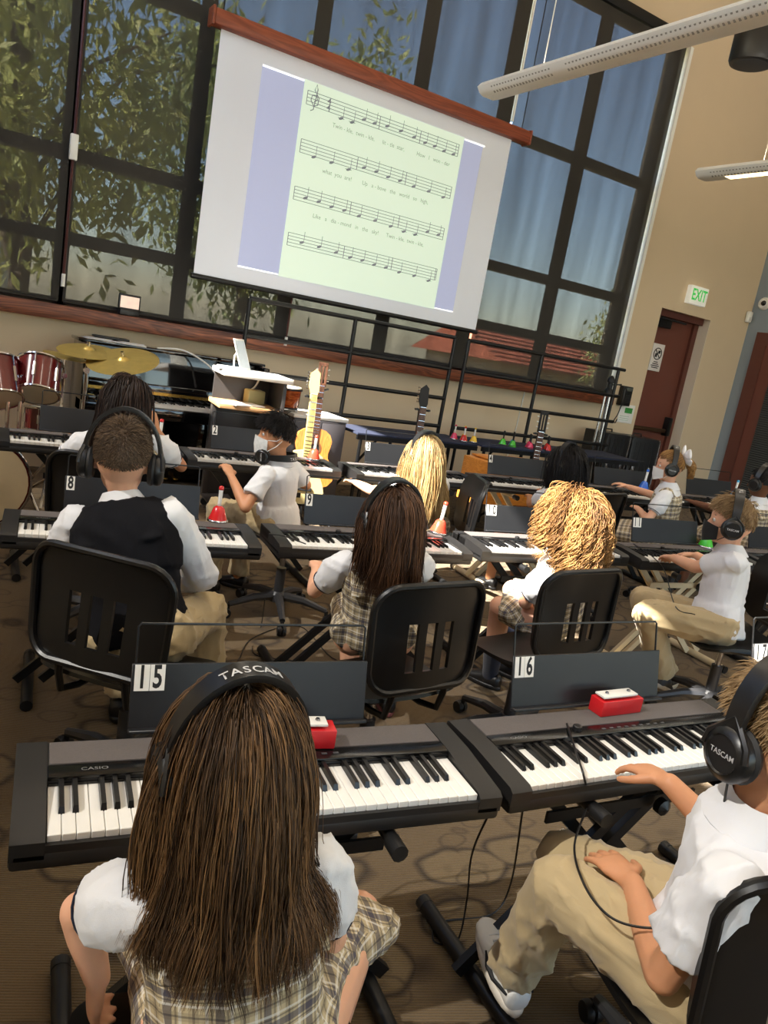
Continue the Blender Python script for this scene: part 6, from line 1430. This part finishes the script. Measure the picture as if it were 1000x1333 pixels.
# ------------------------------------------------------------------ guitars
def outline(w1, w2, ww, L):
    """half widths of lower bout, upper bout and waist"""
    tab = [(0, 0.0), (0.02, w1 * 0.42), (0.07, w1 * 0.78), (0.16, w1 * 0.97), (0.25, w1), (0.36, w1 * 0.94), (0.52, ww * 1.02), (0.60, ww), (0.70, w2 * 0.95), (0.80, w2), (0.90, w2 * 0.86), (0.96, w2 * 0.58), (1.0, 0.0)]
    R_ = [(b, t * L) for t, b in tab]; return R_ + [(-b, z) for b, z in R_[-2:0:-1]]
def guitar(loc, lean, a, kind, label):
    r = empty('guitar', loc, a); tag(r, label, 'guitar', 'guitars on stands')
    M = Matrix.Rotation(math.radians(lean), 4, 'X'); MF = M @ frame((0, 0, 0), (1, 0, 0), (0, 0, 1), (0, -1, 0))
    if kind == 'classical': w1, w2, ww, L, dp = 0.185, 0.14, 0.12, 0.48, 0.095
    else: w1, w2, ww, L, dp = 0.16, 0.14, 0.12, 0.40, 0.042
    body = {'classical': wood_mat('cedar_top', srgb(180, 104, 44), srgb(206, 132, 62), (14, 14, 2), 0.3), 'maple': mat('cream_guitar_body', srgb(214, 196, 140), 0.25, noise=0.04), 'dark': mat('black_guitar_body', srgb(20, 20, 22), 0.2, noise=0.05), 'slot': wood_mat('dark_cedar', srgb(90, 48, 26), srgb(128, 72, 40), (14, 14, 2), 0.3)}[kind]
    neckm = {'classical': wood_mat('rosewood', srgb(74, 44, 30), srgb(104, 66, 44), (14, 14, 2), 0.4), 'maple': mat('maple_neck', srgb(232, 206, 130), 0.3, noise=0.05), 'dark': wood_mat('rosewood', srgb(74, 44, 30), srgb(104, 66, 44), (14, 14, 2), 0.4), 'slot': MATS.get('rosewood') or M_BLACK}[kind]
    O = 0.30
    MB().prism([(x, z + O) for x, z in outline(w1, w2, ww, L)], -dp / 2, dp / 2, MF).build('body', body, r)
    if kind in ('classical', 'slot'):
        MB().lathe([(0, dp / 2 + 0.001), (0.046, dp / 2 + 0.001), (0.046, dp / 2 + 0.0015), (0, dp / 2 + 0.0015)], 24, MF @ Matrix.Translation((0, O + L * 0.66, 0))).build('sound_hole', M_INK, r)
        MB().lathe([(0.047, dp / 2 + 0.0005), (0.047, dp / 2 + 0.002), (0.062, dp / 2 + 0.002), (0.062, dp / 2 + 0.0005)], 24, MF @ Matrix.Translation((0, O + L * 0.66, 0))).build('rosette', mat('rosette_inlay', srgb(110, 72, 44), 0.4, noise=0.4, nscale=160), r)
    MB().rbox(-0.07, 0.07, O + 0.10, O + 0.125, dp / 2, dp / 2 + 0.01, 0.003, 1, MF).build('bridge', M_INK, r)
    zt = O + L * 0.72; zn = O + L + (0.32 if kind in ('classical', 'slot') else 0.40)
    nk = MB().add([MF @ Vector(p) for p in [(-0.027, zt, dp / 2), (0.027, zt, dp / 2), (0.025, zn, dp / 2), (-0.025, zn, dp / 2), (-0.027, zt, dp / 2 + 0.008), (0.027, zt, dp / 2 + 0.008), (0.025, zn, dp / 2 + 0.008), (-0.025, zn, dp / 2 + 0.008), ]], [(0, 3, 2, 1), (4, 5, 6, 7), (0, 1, 5, 4), (1, 2, 6, 5), (2, 3, 7, 6), (3, 0, 4, 7)])
    nk.prism([(-0.024, O + L - 0.02), (0.024, O + L - 0.02), (0.024, zn), (-0.024, zn)], dp / 2 - 0.02, dp / 2, MF)
    nko = nk.build('neck', neckm, r, smooth=0)
    for k in range(14):
        z = zn - (zn - zt) * (1 - 0.5 ** (k / 7.5)) * 1.25
        if z > zt: MB().box(-0.024, 0.024, z - 0.0015, z + 0.0015, dp / 2 + 0.008, dp / 2 + 0.0098, MF).build('fret', M_CHROME, nko, smooth=0)
    hs = 0.17
    if kind in ('classical', 'slot'):
        hd_ = MB().rbox(-0.036, -0.018, zn, zn + hs, dp / 2 - 0.016, dp / 2 + 0.004, 0.002, 1, MF).rbox(-0.006, 0.006, zn, zn + hs, dp / 2 - 0.016, dp / 2 + 0.004, 0.002, 1, MF).rbox(0.018, 0.036, zn, zn + hs, dp / 2 - 0.016, dp / 2 + 0.004, 0.002, 1, MF).rbox(-0.036, 0.036, zn - 0.005, zn + 0.02, dp / 2 - 0.016, dp / 2 + 0.004, 0.002, 1, MF).rbox(-0.036, 0.036, zn + hs - 0.02, zn + hs + 0.01, dp / 2 - 0.016, dp / 2 + 0.004, 0.002, 1, MF)
        ho = hd_.build('headstock', M_INK if kind == 'slot' else neckm, r, smooth=0); pegs = [(s * 0.036, zn + 0.04 + 0.045 * k, s) for s in (-1, 1) for k in range(3)]
    else:
        ho = MB().prism([(-0.024, zn), (0.024, zn), (0.034, zn + 0.03), (0.028, zn + hs * 0.9), (0.0, zn + hs + 0.01), (-0.040, zn + hs * 0.85), (-0.044, zn + 0.05)], dp / 2 - 0.014, dp / 2, MF).build('headstock', neckm if kind == 'maple' else M_INK, r, smooth=0)
        pegs = [(-0.042, zn + 0.04 + 0.022 * k, -1) for k in range(6)]
    for x, z, s in pegs: MB().tube([MF @ Vector((x, z, dp / 2 - 0.008)), MF @ Vector((x + s * 0.018, z, dp / 2 - 0.008))], [0.003, 0.007], 8).build('tuning_peg', M_CHROME if kind != 'slot' else M_WHITE, ho)
    st = MB()
    for k in range(6): st.tube([MF @ Vector((-0.018 + 0.0072 * k, O + 0.12, dp / 2 + 0.0115)), MF @ Vector((-0.016 + 0.0064 * k, zn, dp / 2 + 0.0115))], 0.0007, 4)
    o = st.build('strings', M_CHROME, r); o['kind'] = 'stuff'
    # stand
    s_ = empty('guitar_stand', loc, a); tag(s_, 'black stand of the ' + label, 'stand', 'guitar stands')
    MB().tube([(0, 0.06 + dp, 0.02), (0, 0.05 + dp, 0.35), M @ Vector((0, dp / 2 + 0.05, zn - 0.02))], 0.011, 8).build('mast', M_BLACKMETAL, s_)
    for x, y in ((-0.22, -0.12), (0.22, -0.12), (0, 0.32)): MB().tube([(0, 0.06 + dp, 0.22), (x, y + dp, 0.012)], 0.011, 8).build('leg', M_BLACKMETAL, s_)
    for sx in (-1, 1): MB().tube([(0, 0.06 + dp, 0.28), (sx * 0.10, 0.05 + dp, 0.27), (sx * 0.10, -dp, 0.27), (sx * 0.10, -dp - 0.02, 0.30)], 0.010, 8).build('cradle', M_BLACKMETAL, s_)
    MB().tube([M @ Vector((0, dp / 2 + 0.05, zn - 0.02)), M @ Vector((-0.05, dp / 2, zn - 0.02)), M @ Vector((-0.05, -dp / 2 - 0.02, zn - 0.02))], 0.009, 8).tube([M @ Vector((0, dp / 2 + 0.05, zn - 0.02)), M @ Vector((0.05, dp / 2, zn - 0.02)), M @ Vector((0.05, -dp / 2 - 0.02, zn - 0.02))], 0.009, 8).build('yoke', M_BLACKMETAL, s_)
q = aty(419, 560, 5.20); guitar((q[0], 5.28, 0.02), -8, -0.30, 'classical', 'orange cedar classical guitar beside the media cart')
q = aty(399, 560, 4.98); guitar((q[0] + 0.01, 4.92, -0.02), -6, -0.25, 'maple', 'electric guitar with a pale maple neck before the cedar guitar')
q = aty(523, 560, 5.30); guitar((q[0], 5.0, -0.02), -6, -0.3, 'dark', 'electric guitar with a dark slanted headstock behind the blonde girl')
q = aty(672, 575, 5.3); guitar((q[0], 4.98, -0.02), -5, -0.5, 'slot', 'slotted-head guitar in front of the coloured handbells')

# ------------------------------------------------------------------ drum kit
M_DRUM = mat('red_sparkle_shell', srgb(96, 18, 22), 0.18, noise=0.25, nscale=120, coat=0.6); M_SKIN2 = mat('drum_head_film', srgb(214, 196, 160), 0.5, noise=0.04); M_CYM = mat('cymbal_bronze', srgb(206, 178, 100), 0.36, metal=0.7, noise=0.15, nscale=25)
def drum(loc, r_, h, M, label, lugs=6, headm=None):
    e = empty('drum', loc); tag(e, label, 'drum', 'drum kit'); 
    MB().lathe([(r_, -h / 2), (r_, h / 2)], 32, M).build('shell', M_DRUM, e)
    for s in (-1, 1):
        MB().lathe([(0, s * (h / 2 + 0.004)), (r_ * 0.97, s * (h / 2 + 0.002))] if s > 0 else [(r_ * 0.97, s * (h / 2 + 0.002)), (0, s * (h / 2 + 0.004))], 32, M).build('head', headm or M_SKIN2, e)
        MB().tube([M @ Vector((r_ * 1.03 * math.cos(t), r_ * 1.03 * math.sin(t), s * h / 2)) for t in np.linspace(0, 2 * math.pi, 33)[:-1]], 0.009, 6, closed=True).build('hoop', M_CHROME, e)
    for k in range(lugs):
        t = k * 2 * math.pi / lugs + 0.2; c_, s_ = math.cos(t), math.sin(t)
        MB().tube([M @ Vector((r_ * 1.05 * c_, r_ * 1.05 * s_, -h / 2)), M @ Vector((r_ * 1.05 * c_, r_ * 1.05 * s_, h / 2))], 0.004, 6).tube([M @ Vector((r_ * 1.04 * c_, r_ * 1.04 * s_, -h * 0.2)), M @ Vector((r_ * 1.04 * c_, r_ * 1.04 * s_, h * 0.2))], 0.011, 8).build('lug', M_CHROME, e)
    return e
TOM = Matrix.Rotation(math.radians(-32), 4, 'X')
q = aty(50, 493, 5.5); t2 = drum(q, 0.135, 0.23, TOM @ Matrix.Rotation(math.radians(6), 4, 'Y'), 'small red sparkle tom next to the piano')
q = aty(0, 497, 5.45); t1 = drum(off(q, -0.03, 0, 0), 0.150, 0.25, TOM @ Matrix.Rotation(math.radians(-6), 4, 'Y'), 'larger red sparkle tom above the bass drum')
bd = drum((0.40, 5.30, 0.285), 0.27, 0.40, Matrix.Rotation(math.radians(90), 4, 'X') @ Matrix.Rotation(math.radians(0), 4, 'Z'), 'red bass drum with a cream front head', 8)
q = aty(62, 542, 5.75); sn = drum(off(q, 0.02, 0.0, -0.02), 0.165, 0.15, Matrix.Rotation(math.radians(-6), 4, 'X'), 'shallow red snare drum beside the piano leg', 8)
MB().tube([(0, 0, -0.07), (0, 0, -q[2] + 0.10)], 0.012, 8).tube([(0, 0, -q[2] + 0.2), (0.2, 0.05, -q[2] + 0.035)], 0.01, 6).tube([(0, 0, -q[2] + 0.2), (-0.18, 0.1, -q[2] + 0.035)], 0.01, 6).tube([(0, 0, -q[2] + 0.2), (-0.05, -0.2, -q[2] + 0.035)], 0.01, 6).build('stand', M_CHROME, sn)
q = aty(28, 545, 5.42); MB().tube([np.array((0.62, 5.42, 0.52)) - np.array(t2.location), np.array((0.62, 5.42, 0.93)) - np.array(t2.location), (-0.05, -0.02, 0.0)], 0.013, 8).build('mount_post', M_CHROME, t2)
MB().tube([np.array((0.55, 5.42, 0.52)) - np.array(t1.location), np.array((0.55, 5.42, 0.9)) - np.array(t1.location), (0.06, -0.02, 0.0)], 0.013, 8).build('mount_post', M_CHROME, t1)
for s in (-1, 1): MB().tube([(s * 0.27, -0.12, -0.03), (s * 0.38, -0.22, -0.28)], 0.01, 8).build('spur', M_CHROME, bd)
def cymbal(px, py, y, r_, tx, ty, label, base):
    c = aty(px, py, y); e = empty('cymbal', (c[0], c[1], 0)); tag(e, label, 'cymbal', 'cymbals on stands')
    M = Matrix.Translation((0, 0, c[2])) @ Matrix.Rotation(math.radians(tx), 4, 'X') @ Matrix.Rotation(math.radians(ty), 4, 'Y')
    prof = [(0.004, 0.030), (0.02, 0.028), (0.034, 0.016), (0.040, 0.010)] + [(0.04 + (r_ - 0.04) * k / 8, 0.010 - 0.016 * (k / 8) ** 1.4) for k in range(1, 9)]
    prof += [(b, z - 0.0015) for b, z in prof[::-1]]
    MB().lathe(prof, 40, M).build('plate', M_CYM, e, smooth=60)
    MB().tube([M @ Vector((0, 0, 0.06)), M @ Vector((0, 0, -0.05)), (base[0] * 0.4, base[1] * 0.4, c[2] - 0.14), (base[0], base[1], 0.35)], 0.011, 8).build('pole', M_CHROME, e)
    MB().lathe([(0, 0.03), (0.013, 0.03), (0.013, 0.05), (0, 0.052)], 10, M).build('wing_nut', M_CHROME, e)
    MB().lathe([(0, -0.02), (0.02, -0.02), (0.02, 0.02), (0, 0.02)], 10, Matrix.Translation((base[0] * 0.4, base[1] * 0.4, c[2] - 0.14)) @ Matrix.Rotation(1.57, 4, 'X')).build('tilter', M_CHROME, e)
    for k in range(3):
        t = 2.1 * k + 0.4; MB().tube([(base[0], base[1], 0.40), (base[0] + 0.26 * math.cos(t), base[1] + 0.26 * math.sin(t), 0.015)], 0.009, 6).build('leg', M_CHROME, e)
cymbal(115, 456, 5.55, 0.20, 10, -4, 'thin bronze cymbal in front of the piano papers', (0.02, 0.12))
cymbal(160, 469, 5.35, 0.235, 16, -14, 'wide tilted bronze cymbal above the dark-haired girl', (0.06, 0.16))
cymbal(86, 463, 5.75, 0.15, 4, 6, 'small bronze hi-hat cymbal between tom and piano', (0.0, 0.05))

# ------------------------------------------------------------------ beside the exit door
M_SILV = mat('silver_tube', srgb(190, 192, 198), 0.25, metal=0.9, noise=0.05)
tp = empty('tripod', (6.98, 6.45, 0)); tag(tp, 'folded silver tripod standing by the wall phone', 'tripod')
for k in range(3):
    t = k * 2.094 + 0.5; l_ = MB().tube([(0.10 * math.cos(t), 0.10 * math.sin(t), 0.02), (0.035 * math.cos(t), 0.035 * math.sin(t), 0.75)], 0.010, 8).build('leg', M_SILV, tp)
    MB().tube([(0.038 * math.cos(t), 0.038 * math.sin(t), 0.74), (0.03 * math.cos(t), 0.03 * math.sin(t), 1.38)], 0.015, 8).build('upper_leg', M_SILV, l_)
    MB().tube([(0.039 * math.cos(t), 0.039 * math.sin(t), 0.72), (0.037 * math.cos(t), 0.037 * math.sin(t), 0.78)], 0.018, 8).build('clamp', M_BLACK, l_)
MB().lathe([(0.02, 1.36), (0.055, 1.38), (0.05, 1.44), (0.03, 1.46), (0.03, 1.52), (0.045, 1.53), (0.045, 1.56), (0.02, 1.60), (0.0, 1.61)], 14).build('head', M_BLACK, tp)
MB().tube([(0, 0, 1.5), (0.10, -0.04, 1.52), (0.13, -0.05, 1.52)], [0.008, 0.008, 0.014], 8).build('pan_handle', M_BLACK, tp)
def case(x, y, wd, dp, h, a, label):
    e = empty('equipment_case', (x, y, 0), a); tag(e, label, 'case', 'black equipment cases')
    MB().rbox(-wd / 2, wd / 2, -dp / 2, dp / 2, 0.0, h, 0.012).build('shell', mat('black_case_shell', srgb(26, 26, 28), 0.4, noise=0.15, nscale=15), e)
    for s in (-1, 1):
        MB().tube([(s * wd / 2, -dp / 2, 0.01), (s * wd / 2, -dp / 2, h - 0.03), (s * wd / 2 - s * 0.02, -dp / 2, h)], 0.011, 8).build('edge', M_SILV if s > 0 else M_BLACK, e)
    for k in range(5): MB().rbox(-wd / 2 + wd * (k + 0.8) / 6.2, -wd / 2 + wd * (k + 1.0) / 6.2, -dp / 2 - 0.006, -dp / 2 + 0.002, 0.05, h - 0.05, 0.002).build('rib', M_BLACK, e)
    MB().tube([(-0.07, 0, h), (-0.06, 0, h + 0.035), (0.06, 0, h + 0.035), (0.07, 0, h)], 0.009, 8).build('handle', M_BLACK, e)
    for s in (-1, 1): MB().rbox(s * wd * 0.3 - 0.02, s * wd * 0.3 + 0.02, -dp / 2 - 0.012, -dp / 2, h * 0.55, h * 0.55 + 0.06, 0.004).build('latch', M_SILV, e)
case(7.34, 6.64, 0.44, 0.36, 0.94, 0.08, 'ribbed black equipment case behind the tripod legs')
case(7.85, 6.62, 0.46, 0.36, 0.93, -0.08, 'black equipment case with a silver edge beside the brown door')
ph = empty('wall_phone', (7.84, 6.965, 1.27)); tag(ph, 'black wall telephone above a white notice', 'telephone')
MB().rbox(-0.09, 0.10, -0.035, 0.03, 0.0, 0.25, 0.01).build('base', M_BLACK, ph)
MB().rbox(-0.10, -0.045, -0.075, -0.03, 0.01, 0.22, 0.018, 3).build('handset', M_BLACK, ph)
for i in range(3):
    for j in range(4): MB().rbox(-0.01 + 0.03 * i, 0.012 + 0.03 * i, -0.040, -0.034, 0.04 + 0.028 * j, 0.06 + 0.028 * j, 0.002).build('button', M_CBASE, ph)
MB().rbox(-0.02, 0.09, -0.038, -0.034, 0.19, 0.235, 0.002).build('display', mat('grey_lcd', srgb(90, 96, 92), 0.2, noise=0.05), ph)
MB().tube(smooth_path([(-0.07, -0.05, 0.01), (-0.09, -0.04, -0.12), (-0.12, -0.03, -0.20), (-0.09, -0.03, -0.23), (-0.07, -0.03, -0.18)]), 0.007, 6).build('cord', M_BLACK, ph)
nt_ = empty('wall_notice', (7.98, 6.994, 1.05)); tag(nt_, 'white notice with a green picture below the wall telephone', 'notice')
MB().rbox(-0.14, 0.14, -0.003, 0.003, 0, 0.24, 0.001).build('sheet', M_PAPER, nt_)
MB().box(-0.04, 0.10, -0.005, -0.003, 0.13, 0.20).build('green_panel', mat('green_print', srgb(60, 150, 70), 0.7, noise=0.2, nscale=40), nt_, smooth=0)
for k in range(3): MB().box(-0.11, 0.06, -0.005, -0.003, 0.03 + 0.025 * k, 0.04 + 0.025 * k).build('text_line', M_LYR, nt_, smooth=0)
tag(MB().tube([(6.18, 6.985, 1.25), (6.16, 6.985, 0.75), (6.10, 6.985, 0.35)], 0.006, 6).build('cable', M_WHITE), 'thin white cable hanging down the wall below the sill', 'cable')
xb = empty('wooden_instrument_box', (4.12, 4.72, 0)); tag(xb, 'orange wooden instrument box on a black frame behind station 4', 'box')
MB().rbox(-0.34, 0.34, -0.11, 0.11, 0.42, 0.77, 0.01).build('box', wood_mat('orange_ply', srgb(196, 122, 44), srgb(220, 150, 66), (2, 12, 12), 0.4), xb)
for k in (-1, 1): MB().rbox(k * 0.17 - 0.10, k * 0.17 + 0.10, -0.10, 0.10, 0.775, 0.79, 0.003).build('lid_board', MATS['orange_ply'], xb)
for sx in (-1, 1):
    for sy in (-1, 1): MB().tube([(sx * 0.28, sy * 0.09, 0), (sx * 0.28, sy * 0.09, 0.42)], 0.015, 8).build('leg', M_BLACKMETAL, xb)
# ------------------------------------------------------------------ loose headphone leads
def lead(pts, label): tag(MB().tube(smooth_path(pts), 0.0026, 6).build('headphone_lead', M_BLACK), label, 'cable', 'headphone leads')
k16 = KB['16'][1]
lead([atz(738, 942, Z3 + 0.006), atz(752, 985, Z3 + 0.005), atz(760, 1010, Z3 - 0.005), atz(765, 1045, 0.57), atz(748, 1100, 0.54), atz(760, 1150, 0.565), atz(790, 1190, 0.575), atz(828, 1206, 0.58), atz(872, 1205, 0.60), atz(900, 1180, 0.66)], 'black headphone lead running over the keys to the boy\'s lap')
lead([atz(645, 1042, 0.58), atz(615, 1110, 0.35), atz(608, 1170, 0.12), atz(595, 1225, 0.006), atz(565, 1225, 0.006), atz(575, 1200, 0.006), atz(640, 1190, 0.006), atz(665, 1150, 0.1), atz(682, 1045, 0.58)], 'black lead hanging in a loop between the two front keyboards')
lead([atz(500, 845, 0.004), atz(440, 860, 0.004), atz(390, 815, 0.004), atz(330, 830, 0.004), atz(310, 860, 0.004)], 'black lead lying on the carpet beside the brown-haired girl')
lead([atz(345, 780, 0.2), atz(340, 815, 0.004), atz(330, 850, 0.004), atz(380, 860, 0.004)], 'black lead coiled on the carpet by the chair base')
lead([atz(398, 708, Z2 + 0.004), atz(370, 698, Z2 + 0.004), atz(350, 695, Z2 + 0.004)], 'thin lead lying across the top of the brown-haired girl\'s keyboard')
lead([atz(825, 708, Z2 + 0.004), atz(850, 725, Z2 + 0.004), atz(866, 745, 0.60), atz(880, 790, 0.55), atz(905, 800, 0.56)], 'black lead running from keyboard to the boy in the black mask')
